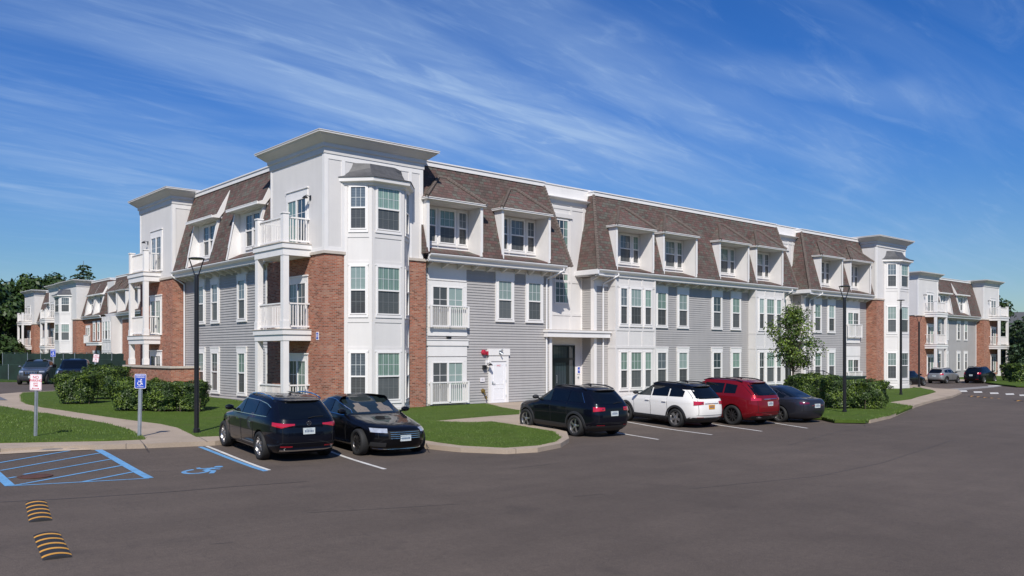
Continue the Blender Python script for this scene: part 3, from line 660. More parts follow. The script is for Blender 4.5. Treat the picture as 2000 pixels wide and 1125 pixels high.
# wide door leaf
sd_ = MB(); sd_.box(9.18, 9.32, .21, .31, .30, 2.66); sd_.box(10.32, 10.46, .21, .31, .30, 2.66); sd_.box(9.32, 10.32, .21, .31, 2.36, 2.66); sd_.box(9.12, 10.52, .17, .31, 2.66, 2.98)
dr = FR.part('service_door', sd_, M['white'])
lf = MB(); lf.box(9.33, 10.31, .245, .30, .30, 2.35)
for z0_, z1_ in ((.45, 1.02), (1.22, 2.2)):
    lf.box(9.48, 9.50, .235, .245, z0_, z1_); lf.box(10.14, 10.16, .235, .245, z0_, z1_); lf.box(9.50, 10.14, .235, .245, z0_, z0_+.02); lf.box(9.50, 10.14, .235, .245, z1_-.02, z1_)
lf.build('door_leaf', M['door'], dr)
hw_ = MB(); hw_.tube((9.42, .245, 1.28), (9.42, .17, 1.28), .02); hw_.tube((9.42, .18, 1.28), (9.56, .18, 1.27), .014); hw_.box(9.39, 9.46, .236, .245, 1.2, 1.36)
for z_ in (.55, 1.3, 2.1): hw_.box(10.30, 10.33, .225, .245, z_, z_+.13)
hw_.build('handle', M['galv'], dr)
tx = MB(); tx.box(9.66, 9.98, .238, .2445, 2.10, 2.20, 1); add_text(tx, 'FACP', .1, 9.82, 2.15, .236, 0); tx.build('door_sign', [M['signred'], M['signw']], dr)
fx = MB(); fx.box(9.78, 9.86, .14, .20, 2.72, 2.90); fx.tube((9.82, .15, 2.86), (9.95, .05, 2.94), .03, .05); fx.tube((9.82, .15, 2.80), (9.90, .02, 2.70), .03, .04); FR.part('security_light', fx, M['galv'])
fb = MB(); fb.lathe([(0, -.14), (.10, -.13), (.13, -.09), (.135, 0)], 24, 'y', (8.85, .27, 2.80)); FR.part('alarm_bell', fb, M['redl'], 40)
FR.part('alarm_strobe', MB().box(9.02, 9.18, .18, .28, 2.68, 2.86), M['redl'])
wall_lamp(FR, 9.10, .27, 2.18); wb_ = MB(); wb_.box(9.0, 9.2, .24, .28, 2.08, 2.42); FR.part('lamp_plate', wb_, M['white'])
FR.part('meter_box', MB().box(8.80, 8.98, .14, .28, 1.98, 2.18), M['blackm'])
nb = MB(); nb.box(8.66, 8.92, .24, .27, 1.36, 1.56, 0); add_text(nb, 'FD', .12, 8.79, 1.46, .238, 1); FR.part('wall_notice', nb, [M['signw'], M['galv']])
pc = MB(); pc.lathe([(0, -.12), (.07, -.12), (.10, -.06), (.11, 0)], 14, 'y', (8.82, .27, .92)); pc.tube((8.84, .16, .86), (8.88, .14, .72), .035); pc.tube((8.98, .27, .62), (8.98, .16, .62), .04); pc.tube((8.98, .18, .62), (8.98, .17, .48), .03); FR.part('hose_connection', pc, M['brass'], 40)
downspout(FR, 13.1, .27, 7.2, .3, -.45, .62)
# --- stair recess 1
def stair(fac, x0, x1, y, cx, zlo=.2):
    fac.part('wall', MB().box(x0-.6, x1+.6, y, 4, zlo, 11.25), M['panel'])
    p = MB(); ringloft(p, x0-.6, x1+1.2, y, 3.9, [(0, 10.9), (.05, 10.95), (.10, 11.12), (.28, 11.22), (.30, 11.26), (.02, 11.28), (.02, 11.9), (.06, 11.92), (.06, 11.98)])
    fac.part('parapet', p, M['white'])
    t = MB(); d = .03
    for xx in (cx-.75, cx+.75, x1+.05): t.box(xx-.07, xx+.07, y-d, y, 3.9, 10.9)
    for z in (10.75, 6.72, 4.9): t.box(x0-.6, x1+.6, y-d*.9, y, z-.07, z+.07)
    t.box(cx-.8, cx+.8, y-.10, y, 10.20, 10.42); t.build('panel_battens', M['panel'], fac.root, mw=fac.M)
    for z, h, rows in ((8.30, 1.75, 4), (5.55, 1.55, 4)):
        f = MB(); a = .46; f.box(-a-.06, -a, -.05, 0, -.06, h+.06); f.box(a, a+.06, -.05, 0, -.06, h+.06); f.box(-a, a, -.05, 0, h, h+.06); f.box(-a, a, -.05, 0, -.06, 0)
        for i in (1, 2): f.box(-a+2*a*i/3-.012, -a+2*a*i/3+.012, -.035, -.02, 0, h)
        for i in range(1, rows): f.box(-a, a, -.036, -.02, h*i/rows-.012, h*i/rows+.012)
        o = f.build('stair_window', M['white'], fac.root, mw=fac.at(cx, y, z)); MB().box(-a, a, -.02, -.005, 0, h).build('pane', M['gl_dark'], o)
        MB().box(a-.22, a-.01, -.0225, -.0205, .0, h).build('curtain', M['gl_curt'], o)
    # canopy
def canopy(fac, x0, x1, y0, y1, z=3.62):
    c = MB(); c.box(x0, x1, y0, y1, z, z+.26); c.box(x0-.05, x1+.05, y0-.06, y1, z+.26, z+.36); c.box(x0-.05, x1+.05, y0-.06, y1, z+.36, z+.39, 1)
    fac.part('entrance_canopy', c, [M['white'], M['stone']])
def entrance(fac, x0, y, z0=.25, h=2.95, w_=1.75):
    f = MB(); t = .07
    f.box(x0, x0+t, y-.08, y, z0, z0+h); f.box(x0+w_-t, x0+w_, y-.08, y, z0, z0+h); f.box(x0, x0+w_, y-.081, y, z0+h-t, z0+h)
    f.box(x0+1.22, x0+1.29, y-.082, y, z0, z0+h); f.box(x0, x0+w_, y-.083, y, z0+2.15, z0+2.25)
    o = fac.part('entrance_door', f, M['doorb'])
    d = MB(); d.box(x0+t, x0+.22, y-.06, y-.01, z0, z0+2.15); d.box(x0+1.08, x0+1.22, y-.06, y-.01, z0, z0+2.15); d.box(x0+.22, x0+1.08, y-.06, y-.01, z0, z0+.45); d.box(x0+.22, x0+1.08, y-.06, y-.01, z0+2.0, z0+2.15)
    d.build('door_leaf', M['doorb'], o)
    g = MB(); g.box(x0+.22, x0+1.08, y-.04, y-.02, z0+.45, z0+2.0); g.box(x0+t, x0+1.22, y-.04, y-.02, z0+2.25, z0+h-t); g.box(x0+1.29, x0+w_-t, y-.04, y-.02, z0+.1, z0+2.15); g.box(x0+1.29, x0+w_-t, y-.04, y-.02, z0+2.25, z0+h-t); g.build('pane', M['gl_dark'], o)
    k = MB(); k.path([(x0+.30, y-.07, z0+.9), (x0+.30, y-.12, z0+.9), (x0+.30, y-.12, z0+1.3), (x0+.30, y-.07, z0+1.3)], .015); k.build('handle', M['galv'], o)
stair(FR, 13.5, 16.9, 1.25, 15.2); entrance(FR, 14.45, 1.25); canopy(FR, 12.98, 17.80, -.02, 1.25)
sg = MB(); sg.box(16.42, 16.66, 1.21, 1.25, 1.62, 2.02, 0); sg.box(16.45, 16.63, 1.205, 1.21, 1.66, 1.98, 1); add_text(sg, '12', .17, 16.54, 1.82, 1.203, 0); FR.part('address_plaque', sg, [M['signw'], M['signblue']])
ic = MB(); ic.lathe([(0, -.04), (.05, -.04), (.06, 0)], 12, 'y', (16.52, 1.25, 1.42)); FR.part('door_buzzer', ic, M['galv'])
# --- section B
def sideface(fac, x, y0, y1, z0, z1):    # siding on a face looking to -x
    m = fac.M @ Matrix.Translation((x, 0, 0)) @ Matrix.Rotation(-PI/2, 4, 'Z')
    return siding(fac, -y1, -y0, 0, z0, z1, a=m)
def section_left_end(fac, x, ys, yb, z0):
    sideface(fac, x+.0, ys+.2, yb, z0, 6.98)
    c = MB(); c.box(x-.05, x+.16, ys-.06, ys+.2, z0, 6.98); c.box(x-.05, x+.0, yb-.12, yb, z0, 6.98); fac.part('corner_board', c, M['white'])
    e = MB(); yg = x-.50; e.box(yg+.02, x+.1, -.40, yb, 7.02, 7.08); e.box(yg-.05, yg+.08, -.50, yb+.1, 7.08, 7.34); fac.part('gutter', e, M['gutter'])
section_left_end(FR, 16.80, YS, 1.3, .2)
siding(FR, 16.96, 36.2, YS, .1, 6.98); eave(FR, 16.30, 36.75, YS, brackets=True); mansard(FR, 16.40, 36.85, .90, .90, depth=3.4, holes=[(17.94, 21.24), (22.07, 25.38), (27.68, 30.99), (31.78, 35.12)])
FR.part('frieze', MB().box(21.4, 31.8, .275, .31, 6.80, 7.02), M['white'])
FR.part('trim_boards', MB().box(16.96, 18.0, .27, .31, 6.5, 7.02), M['white'])
box_bay(FR, 17.95, 21.42, -.25, YS); box_bay(FR, 31.82, 35.30, -.25, YS, ups=('gl_curt', 'gl_curt'))
for i, x in enumerate((22.63, 24.68, 28.20, 30.30)):
    win(FR, x, .266, 4.40, .90, 2.0, 2 if i != 9 else 3, casing=.12, head=.42, up='gl_curt', lo='screend'); win(FR, x, .266, .80, .90, 2.04, 2, casing=.12, head=.30, up='gl_light', lo='screen')
for x0_, x1_ in ((17.94, 21.24), (22.07, 25.38), (27.68, 30.99), (31.78, 35.12)): dormer(FR, x0_, x1_, 'hip', 3)
downspout(FR, 17.45, .27, 7.2, .3, -.45, .55); downspout(FR, 35.75, .27, 7.2, .2, -.45, .3)
FR.part('corner_board', MB().box(36.05, 36.25, .22, 1.3, .1, 7.0), M['white'])
# --- stair recess 2 and section C
stair(FR, 36.2, 38.9, 1.25, 37.6, .0); entrance(FR, 36.9, 1.25, .05); canopy(FR, 36.0, 39.7, -.02, 1.25)
section_left_end(FR, 38.90, YS, 1.3, .0)
siding(FR, 39.05, 48.3, YS, -.2, 6.98); eave(FR, 38.40, 48.3, YS); mansard(FR, 38.5, 48.6, .90, 0, depth=3.4, holes=[(40.12, 43.42), (44.58, 47.88)])
FR.part('frieze', MB().box(39.05, 48.3, .275, .31, 6.80, 7.02), M['white'])
for x in (40.72, 42.74): win(FR, x, .266, 4.40, .90, 2.0, 2, casing=.12, head=.42, up='gl_curt', lo='screend'); win(FR, x, .266, .80, .90, 2.04, 2, casing=.12, head=.30, up='gl_light', lo='screen')
for z in (3.95, .30):
    slider(FR, 46.1, YS-.02, z, 1.75, 2.0, up='gl_dark', lo='gl_curt', head=.22, heads=False, casing=.2); balconet(FR, 46.1, YS, z-.03, 2.1)
FR.part('window_frieze', MB().box(45.0, 47.2, .26, .31, 6.2, 7.0), M['white']); FR.part('door_header', MB().box(45.0, 47.2, .22, .31, 2.55, 3.3), M['white']); FR.part('door_apron', MB().box(45.0, 47.2, .24, .31, 3.55, 3.93), M['white'])
dormer(FR, 40.12, 43.42, 'hip', 3); dormer(FR, 44.58, 47.88, 'hip', 3); downspout(FR, 39.55, .27, 7.2, .1, -.45, .6)
# --- end tower
ty = -.55
FR.part('wall', MB().box(48.3, 53.35, ty, 4.6, 7.10, 11.25), M['panel']); cornice(FR, 48.3, 53.35, ty, 4.6)
FR.part('brick_wall', MB().box(48.3, 49.55, ty, 3, -.4, 6.98), M['brick']); FR.part('wall', MB().box(49.55, 53.35, ty+.03, 3, -.1, 7.1), M['panel']); FR.part('foundation', MB().box(49.7, 53.3, ty-.8, 3, -.6, -.1), M['concrete'])
FR.part('stone_cap', MB().box(48.24, 49.6, ty-.06, .4, 6.98, 7.10), M['stone'])
tb = MB(); tb.box(48.28, 48.45, ty-.025, ty, 7.1, 11.2); tb.box(48.275, 48.3, ty, ty+.15, 7.1, 11.2); FR.part('corner_board', tb, M['white']); FR.part('corner_board', MB().box(53.2, 53.37, ty-.025, ty, 7.1, 11.2), M['white'])
bay(FR, 49.6, 53.0, .84, ty, z0=-.05)
# body behind
FR.part('rear_wall', MB().box(5, 53.2, 3.0, 19, .1, 11.5), M['panel']); FL.part('rear_wall', MB().box(-21.9, -4.9, 1.2, 19, .1, 11.5), M['panel'])
# ------------------------------------------------------------------ building beyond the right lot
b3 = thing('apartment_building', 'smaller brick and grey apartment block with balconies beyond the far right parking bay', 'building', (80.85, 10.2, -.3))
F3 = Fac(b3, 80.85, 10.2, 0)
def balc_tower(fac, x0, x1, y0, z0=-.3, bx=(1.7, 4.75), side='R', big=True, wing=True):
    fac.part('wall', MB().box(x0, x1, y0, y0+5, 7.10, 11.25), M['panel']); cornice(fac, x0, x1, y0, y0+5)
    fac.part('brick_wall', MB().box(x0, x1, y0, y0+5, z0, 6.98), M['brick'])
    fac.part('stone_cap', MB().box(x0-.06, x1+.06, y0-.06, y0+.4, 6.98, 7.10), M['stone'])
    tb = MB(); tb.box(x0-.02, x0+.15, y0-.025, y0, 7.1, 11.2); tb.box(x0-.022, x0, y0, y0+.15, 7.1, 11.2); fac.part('corner_board', tb, M['white']); fac.part('corner_board', MB().box(x1-.15, x1+.02, y0-.025, y0, 7.1, 11.2), M['white'])
    balcony(fac, x0+bx[0], x0+bx[1], y0, y0-1.3, rail1=True, g=-.2, lo1=.1, wing=None)
    xm = x0+(bx[0]+bx[1])/2-.1
    for z in (7.5, 3.82, .3): slider(fac, xm, y0, z, 1.6, 2.05, up='gl_curt' if z < 7 else 'gl_dark', lo='gl_dark')
    wall_lamp(fac, x0+bx[0]-.25, y0, 9.4)
balc_tower(F3, 0, 5.3, 0); balc_tower(F3, 17.4, 22.5, -.65)
siding(F3, 4.9, 17.4, .3, -.3, 6.98); eave(F3, 5.3, 17.4, .3); mansard(F3, 5.2, 17.5, holes=[(5.9, 8.9), (11.0, 14.1)])
F3.part('frieze', MB().box(5.3, 17.4, .275, .31, 6.80, 7.02), M['white'])
for x in (6.3, 8.3, 11.9, 14.1):
    for z in (4.46, .76): win(F3, x, .266, z, .8, 2.0, 2, casing=.14, head=.3, up='gl_blue', lo='screend')
dormer(F3, 5.9, 8.9, 'shed', 22); dormer(F3, 11.0, 14.1, 'shed', 22); downspout(F3, 17.2, .27, 7.2, 0, -.45, -.1)
F3.part('rear_wall', MB().box(.2, 22.4, 3, 17, -.3, 11.4), M['panel']); F3.part('side_wall', MB().box(.05, .3, 5, 17, -.3, 7), M['siding'])
# ------------------------------------------------------------------ building beyond the left lot
b2 = thing('apartment_building', 'distant white and brick apartment block behind the green fence', 'building', (13, 85, .5))
F2 = Fac(b2, 13, 0, -PI/2)
siding(F2, -72.0, -55, .3, .4, 6.98, mt='panel', name='wall'); F2.part('brick_wall', MB().box(-70.4, -55, .22, .4, .3, 6.6), M['brick']); box_bay(F2, -74.5, -71.0, -.8, YS, .4)
siding(F2, -107.8, -93, .3, .4, 6.98); F2.part('brick_wall', MB().box(-84.9, -77.0, .05, 1, .3, 6.98), M['brick'])
F2.part('wall', MB().box(-77, -74.4, .5, 1, .3, 11.3), M['panel'])
canopy(F2, -79.4, -74.4, -1.2, .5, 3.7)
for a_, b_, hs in ((-84.8, -76.9, ((-83.6, -80.6), (-80.2, -77.2))), (-74.6, -55, ((-73.9, -70.8), (-70.6, -67.5), (-66.4, -63.3), (-62., -58.9))), (-107.8, -93, ((-98.9, -96.2), (-104.2, -101.5)))):
    eave(F2, a_, b_, .3, brackets=False); mansard(F2, a_, b_, holes=hs)
for x in (-83.6, -80.2, -73.9, -70.6, -66.4, -62.): dormer(F2, x, x+(3.0 if x < -79 else 3.1), 'shed' if x < -79 else 'hip', 22)
dormer(F2, -98.9, -96.2, 'shed', 1); dormer(F2, -104.2, -101.5, 'shed', 1)
for x in (-80.6, -78.8): 
    for z in (4.4, .8): win(F2, x, .05, z, .8, 2.0, 2, casing=.14, head=.3, up='gl_curt', lo='screend')
for z in (3.95, .4): slider(F2, -83.3, .05, z, 1.6, 2.0, heads=False); balconet(F2, -83.3, .05, z, 1.9)
for x in (-96.2, -98.4, -102.5, -104.8):
    for z in (4.4, .8): win(F2, x, .266, z, .8, 2.0, 2, casing=.14, head=.3, up='gl_blue', lo='screend')
F2.part('wall', MB().box(-92.6, -84.9, -.9, 5, 7.10, 11.25), M['panel']); cornice(F2, -92.6, -84.9, -.9, 5)
F2.part('brick_wall', MB().box(-86.6, -84.9, -.9, 4, .2, 6.98), M['brick']); F2.part('wall', MB().box(-92.6, -86.6, -.85, 4, .2, 7.1), M['panel']); F2.part('stone_cap', MB().box(-86.7, -84.8, -.98, .3, 6.98, 7.1), M['stone'])
bay(F2, -91.9, -87.2, 1.1, -.9, z0=.4)
balc_tower(F2, -99.2, -94.0, -.7, .2, bx=(.6, 3.4), wing=False); balc_tower(F2, -113.6, -107.8, -.7, .2, bx=(1.2, 4.2), wing=False)
F2.part('rear_wall', MB().box(-113, -55, 3, 18, .3, 11.4), M['panel'])
# ------------------------------------------------------------------ ground, paving, lawns
def sheet(name, xs, ys, off, mat, kind='structure'):
    mb = MB(); mb.grid([[(x, y, G(x, y)+off) for x in xs] for y in ys]); o = mb.build(name, M[mat]); return tag(o, kind=kind)
def lin(a, b, n): return [a+(b-a)*i/n for i in range(n+1)]
far = [-2500, -1500, -900, -500, -300, -200, -140]+lin(-100, 160, 65)+[200, 280, 400, 600, 1000, 1600, 2500]
sheet('ground', far, far, -.09, 'field')
sheet('parking_lot', lin(-90, 112, 202), lin(-70, 58, 128), 0, 'asphalt')
sheet('access_road', lin(46, 170, 31), lin(-70, 18, 22), -.03, 'asphalt') if False else None
def inside(p, poly):
    x, y = p; c = False; n = len(poly)
    for i in range(n):
        a, b = poly[i], poly[(i+1) % n]
        if (a[1] > y) != (b[1] > y) and x < (b[0]-a[0])*(y-a[1])/(b[1]-a[1])+a[0]: c = not c
    return c
def smooth(poly, closed=True, it=1):
    for _ in range(it):
        q = []
        for i in range(len(poly)):
            a, b = poly[i], poly[(i+1) % len(poly)]; q += [(a[0]*.75+b[0]*.25, a[1]*.75+b[1]*.25), (a[0]*.25+b[0]*.75, a[1]*.25+b[1]*.75)]
        poly = q
    return poly
def split_edges(poly, m=1.2):
    q = []
    for i in range(len(poly)):
        a, b = poly[i], poly[(i+1) % len(poly)]; n = max(1, int(math.hypot(b[0]-a[0], b[1]-a[1])/m))
        q += [(a[0]+(b[0]-a[0])*k/n, a[1]+(b[1]-a[1])*k/n) for k in range(n)]
    return q
def patch(name, poly, off, mat, skirt=.25, step=1.0, bump=0., kind='structure', parent=None, edge=1.2, crown=0.):
    poly = split_edges(poly, edge); n = len(poly)
    x0 = min(p[0] for p in poly); x1 = max(p[0] for p in poly); y0 = min(p[1] for p in poly); y1 = max(p[1] for p in poly)
    pts = [Vector(p) for p in poly]; y = y0+step/2
    while y < y1:
        x = x0+step/2
        while x < x1:
            if inside((x, y), poly): pts.append(Vector((x, y)))
            x += step
        y += step
    vs, es, fs, *_r = delaunay_2d_cdt(pts, [(i, (i+1) % n) for i in range(n)], [], 1, 1e-4)
    def hh(v, border):
        z = G(v[0], v[1])+off
        if bump and not border: z += bump*(.4+noise.noise(Vector((v[0]*.6, v[1]*.6, 3.1))))
        return z
    mb = MB(); bs = set(); 
    key = {(round(p[0], 4), round(p[1], 4)) for p in poly}
    mb.add([(v[0], v[1], hh(v, (round(v[0], 4), round(v[1], 4)) in key)) for v in vs], [f for f in fs])
    if skirt:
        mb.add([(p[0], p[1], G(*p)+off) for p in poly]+[(p[0], p[1], G(*p)+off-skirt) for p in poly], [(i, (i+1) % n, n+(i+1) % n, n+i) for i in range(n)])
    o = mb.build(name, M[mat], parent)
    if kind: tag(o, kind=kind)
    return o
def P_(l, off): return [gt(u, v, off) for u, v in l]
# concrete: kerb and sidewalks (everything behind the kerb line of the lot)
kL = P_([(0, 886.2), (105, 880.5), (287.7, 875.7), (420, 870)], 0.0)
isl = P_([(828, 876), (900, 883.5), (990, 887), (1050, 883.5), (1095, 874.5), (1111.5, 864), (1107, 850.5)], 0.0)
kR = P_([(1590, 817), (1630, 825), (1700, 826.5), (1740, 817), (1790, 795), (1860, 777), (1878, 769), (1870, 763.2), (1826, 761.3), (1800, 756.5), (1775, 753.0)], 0.0)
pave = [(-60, 10), (-30, 1.5)]+kL+[(-5.2, -7.6), (-3.2, -8.0), (-3.25, -9.8)]+isl+[(3.3, -9.2), (3.9, -8.35), (8.5, -8.75), (14.4, -9.5), (14.55, -12.5)]+kR[0:]+[(57, 2.5), (57, 30), (2, 30), (-2, 24.5), (-5.3, 20.9), (-7.3, 20.1), (-8.7, 18.4), (-30, 13), (-60, 22)]
patch('sidewalk', pave, .13, 'concrete', .30, 1.2)
# lawns
l1 = [(-60, 11.5), (-30, 3.2)]+P_([(0, 864), (105, 862), (210, 860), (283, 857)], .15)+P_([(281.5, 854), (252, 838.5), (210, 827), (147, 816.5), (84, 807), (42, 800.7), (0, 793.4)], .15)+[(-13.5, 11), (-30, 9), (-60, 19)]
lawnA = patch('lawn', l1, .15, 'grass', .12, .7, .05)
l2 = P_([(40, 770.3), (42, 783), (54.6, 789), (84, 795), (147, 804), (210, 813.3), (273, 821.7), (315, 827), (346.5, 834), (369.6, 845), (384, 852), (430, 850.5)], .15)
l2 += [(-3.5, -6.1), (.2, -5.45)]+P_([(816, 824.0), (900, 816.6), (960, 811.6), (1014, 808), (1014.7, 800.5), (980, 794.9), (962, 790)], .15)+[(9.0, .4), (5.2, .4), (5.2, .1), (-.0, .1), (-.1, 4.8), (.2, 5.0), (.2, 16), (-.1, 22), (-1, 23.6), (-5.2, 20.4), (-7.2, 19.6)]
lawnB = patch('lawn', l2, .137, 'grass', .12, .7, .012)
l3 = P_([(829, 858.5), (900, 868.8), (985, 873.2), (1050, 868.6), (1084, 861.5), (1096, 853), (1080, 841.5), (990, 826.5), (960, 822.3), (915, 824), (830, 831.5)], .15)
l3 = l3[:-1]+[(.4, -6.7), (-2.2, -7.4), (-2.95, -8.3)]
lawnC = patch('lawn', l3, .137, 'grass', .12, .6, .012)
l4 = [(12, -7.2)]+[(14.6, -8.0), (14.95, -12)]+P_([(1605, 814), (1630, 819.5), (1690, 820.5), (1740, 810), (1782, 793)], .15)+[(27, -11.3), (24, -9.2), (17, -7.0)]
lawnD = patch('lawn', l4, .15, 'grass', .12, .7, .05)
l5 = P_([(1735, 785.5), (1780, 779), (1815, 769), (1828, 765.2), (1822, 761.8), (1803, 758.2), (1782, 756)], .15)+[(54.5, -.9), (45, .2), (40, .2), (39.8, -1.5), (36.2, -1.5), (36, .2), (20, .2), (18.5, -3), (17.5, -5.4), (24, -7.6)]
lawnE = patch('lawn', l5, .15, 'grass', .12, .9, .05)
lawnF = patch('lawn', [(11.6, -1.2), (11.6, .2), (13.2, .2), (13.2, -1.2)], .15, 'grass', .1)
# far right lawn beyond the access road and its kerb
fr_k = P_([(1942, 752.5), (1965, 755), (2010, 757.5)], 0)
rp = P_([(1932, 749.5), (1960, 753.5), (2010, 756), (2080, 758)], .0)+[(112, -22), (112, 8), (111, 40), (82, 40), (82.5, 9.0), (79, 7)]
patch('sidewalk', [(p[0], p[1]) for p in rp], .13, 'concrete', .3, 2)
rl = P_([(1962, 751.2), (1985, 753.6), (2060, 755.5)], .15)+[(110, -19), (110, 8.5), (104.9, 8.7), (104, 9.8), (87, 10.2), (86.6, 8.6), (82.6, 8.6), (84, 6.6)]
patch('lawn', rl, .16, 'grass', .1, 2.2, .08)
# ---- paint
def ribbon(mb, a, b, wd, m=0, off=.004, n=None):
    d = Vector((b[0]-a[0], b[1]-a[1])); L_ = d.length; d /= L_; q = Vector((-d.y, d.x))*wd/2; n = n or max(1, int(L_/.8)); R0 = []
    for i in range(n+1):
        p = Vector(a)+d*L_*i/n; R0.append([(p.x-q.x, p.y-q.y, G(p.x, p.y)+off), (p.x+q.x, p.y+q.y, G(p.x, p.y)+off)])
    mb.grid(R0, m)
dirp = (math.cos(rad(85)), math.sin(rad(85)))
wl = MB()
for (u0, v0), (u1, v1) in (((640, 880), (752, 916.5)), ((1205, 845), (1286, 858.5)), ((1222, 823.5), (1391, 849.3)), ((1385, 827), (1488, 842.5)), ((1495, 823.5), (1577, 836.5))):
    e = gt(u1, v1); s0 = gt(u0, v0); L_ = 5.6; dd = Vector((s0[0]-e[0], s0[1]-e[1])).normalized(); ribbon(wl, e, (e[0]+dd.x*L_, e[1]+dd.y*L_), .105)
o = wl.build('parking_lines', M['wpaint']); tag(o, kind='structure')
wl = MB(); a, b = gt(404, 871.5), gt(526, 918.5); ribbon(wl, a, b, .10); o = wl.build('parking_line_white', M['wpaint']); o.name = 'white_line'; tag(o, kind='structure')
bl = MB(); ribbon(bl, gt(391, 872.8), gt(519, 920.3), .13)
for p, q, wd in (((192, 879), (291.6, 934.2), .19), ((17, 949.5), (291.6, 934.4), .09), ((-60, 880), (20, 949.5), .19), ((-40, 911), (135.6, 880.6), .095), ((0, 919.5), (199, 884.5), .095), ((15.6, 934.4), (31, 931.6), .095), ((46, 927), (221, 896.4), .095), ((27, 948.6), (240, 909), .10), ((163, 941), (264, 921.3), .10)):
    ribbon(bl, gt(*p), gt(*q), wd, off=.006 if wd < .15 else .0085)
o = bl.build('blue_hatching', M['blue']); tag(o, kind='structure')
# wheelchair symbol on the asphalt and on the signs
def wheelchair(mb, f, m):
    def ring(cx, cy, r0, r1, t0, t1, n=22):
        R0 = []
        for i in range(n+1):
            t = rad(t0+(t1-t0)*i/n); R0.append([f(cx+r0*math.cos(t), cy+r0*math.sin(t)), f(cx+r1*math.cos(t), cy+r1*math.sin(t))])
        mb.grid(R0, m)
    def bar(a, b, wd):
        d = Vector((b[0]-a[0], b[1]-a[1])).normalized(); q = Vector((-d.y, d.x))*wd/2
        mb.add([f(a[0]-q.x, a[1]-q.y), f(b[0]-q.x, b[1]-q.y), f(b[0]+q.x, b[1]+q.y), f(a[0]+q.x, a[1]+q.y)], [(0, 1, 2, 3)], m)
    ring(.36, .30, .20, .30, -235, 70); ring(.62, .90, 0, .10, 0, 360); bar((.56, .78), (.50, .42), .13); bar((.54, .72), (.30, .62), .09); bar((.30, .62), (.20, .74), .09)
    bar((.50, .43), (.74, .40), .12); bar((.72, .42), (.80, .10), .11); bar((.56, .66), (.78, .62), .08)
wc = MB(); p0 = gt(398, 918)
ux = Vector((rt[0], rt[1])); uy = Vector((fw[0], fw[1])); wc0 = Vector(p0)
wheelchair(wc, lambda x, y: (lambda q: (q.x, q.y, G(q.x, q.y)+.005))(wc0+ux*(x-.45)*1.02+uy*(y-.5)*1.28), 0)
o = wc.build('wheelchair_symbol', M['blue']); tag(o, kind='structure')
cw = MB()
for u, v in ((1880.4, 763.9), (1909.7, 765.8), (1941.5, 768), (1972, 769.8), (1999, 772)):
    q = [gt(u-8.5, v-1.2), gt(u+7.5, v-1.4), gt(u+9.5, v+1.3), gt(u-7, v+1.5)]; cw.add([(p[0], p[1], G(*p)+.005) for p in q], [(0, 1, 2, 3)])
q = P_([(1929, 753.2), (1958, 752.2), (1960, 753.6), (1931, 754.8)], 0); cw.add([(p[0], p[1], G(*p)+.006) for p in q], [(0, 1, 2, 3)])
o = cw.build('crosswalk_bars', M['wpaint']); tag(o, kind='structure')
cw = MB(); q = P_([(1838, 760.3), (1868, 762.6), (1930, 757.6), (1958, 754.6), (1932, 753.8), (1895, 756.5)], 0); cw.add([(p[0], p[1], G(*p)+.003) for p in q], [tuple(range(6))])
o = cw.build('faded_crosswalk', M['fadep']); tag(o, kind='structure')
# sealed seams in the asphalt
sm = MB(); sl_ = [(0, 981), (150, 973), (330, 961), (450, 951), (600, 940.5)]
for a, b in zip(sl_, sl_[1:]): ribbon(sm, gt(*a), gt(*b), .03)
for l in ([(285, 922), (430, 917), (620, 908)], [(600, 1001.5), (760, 993), (900, 984)], [(1350, 955), (1600, 930), (1720, 905), (1860, 860)], [(1120, 970), (1180, 965)], [(1540, 870), (1640, 842), (1700, 838)], [(410, 1063), (455, 1060)], [(1000, 915), (1090, 905)]):
    for a, b in zip(l, l[1:]): ribbon(sm, gt(*a), gt(*b), .016, off=.003)
M['seam'] = simple('bitumen seam', (.045, .04, .038), .6)
o = sm.build('asphalt_seams', M['seam']); tag(o, kind='structure')
# joints across the sidewalk
jm = MB()
for a, b in (((273, 859), (288, 876)), ((386, 852), (404, 862)), ((816, 826), (832, 831)), ((832, 866), (838, 876.5)), ((1690, 824), (1694, 827)), ((1830, 771), (1860, 777))):
    A = gt(*a, .13); B = gt(*b, .13); ribbon(jm, A, B, .02, off=.133)
for line in (kL, isl, kR[:8]):
    d0 = 0.
    for a, b in zip(line, line[1:]):
        L_ = math.hypot(b[0]-a[0], b[1]-a[1]); dx, dy = (b[0]-a[0])/L_, (b[1]-a[1])/L_; nx, ny = -dy, dx; q = (3.0-d0) % 3.0
        while q < L_:
            x, y = a[0]+dx*q, a[1]+dy*q; z = G(x, y)
            A = [(x-nx*.004+sx*dx*.007-(0)*nx, y-ny*.004+sx*dy*.007) for sx in (-1, 1)]; B = [(p[0]+nx*.17, p[1]+ny*.17) for p in A]
            jm.add([(A[0][0], A[0][1], z), (A[1][0], A[1][1], z), (A[1][0], A[1][1], z+.133), (A[0][0], A[0][1], z+.133), (B[0][0], B[0][1], z+.133), (B[1][0], B[1][1], z+.133)], [(0, 1, 2, 3), (3, 2, 5, 4)]); q += 3.0
        d0 = (d0+L_) % 3.0
o = jm.build('sidewalk_joints', M['seam']); tag(o, kind='structure')
rp_ = MB(); lo_ = P_([(-30, 888.0), (0, 886.9), (105, 881.0), (178, 878.0)], .012); hi_ = P_([(-30, 873.5), (0, 872.5), (105, 868.6), (172, 866.6)], .136)
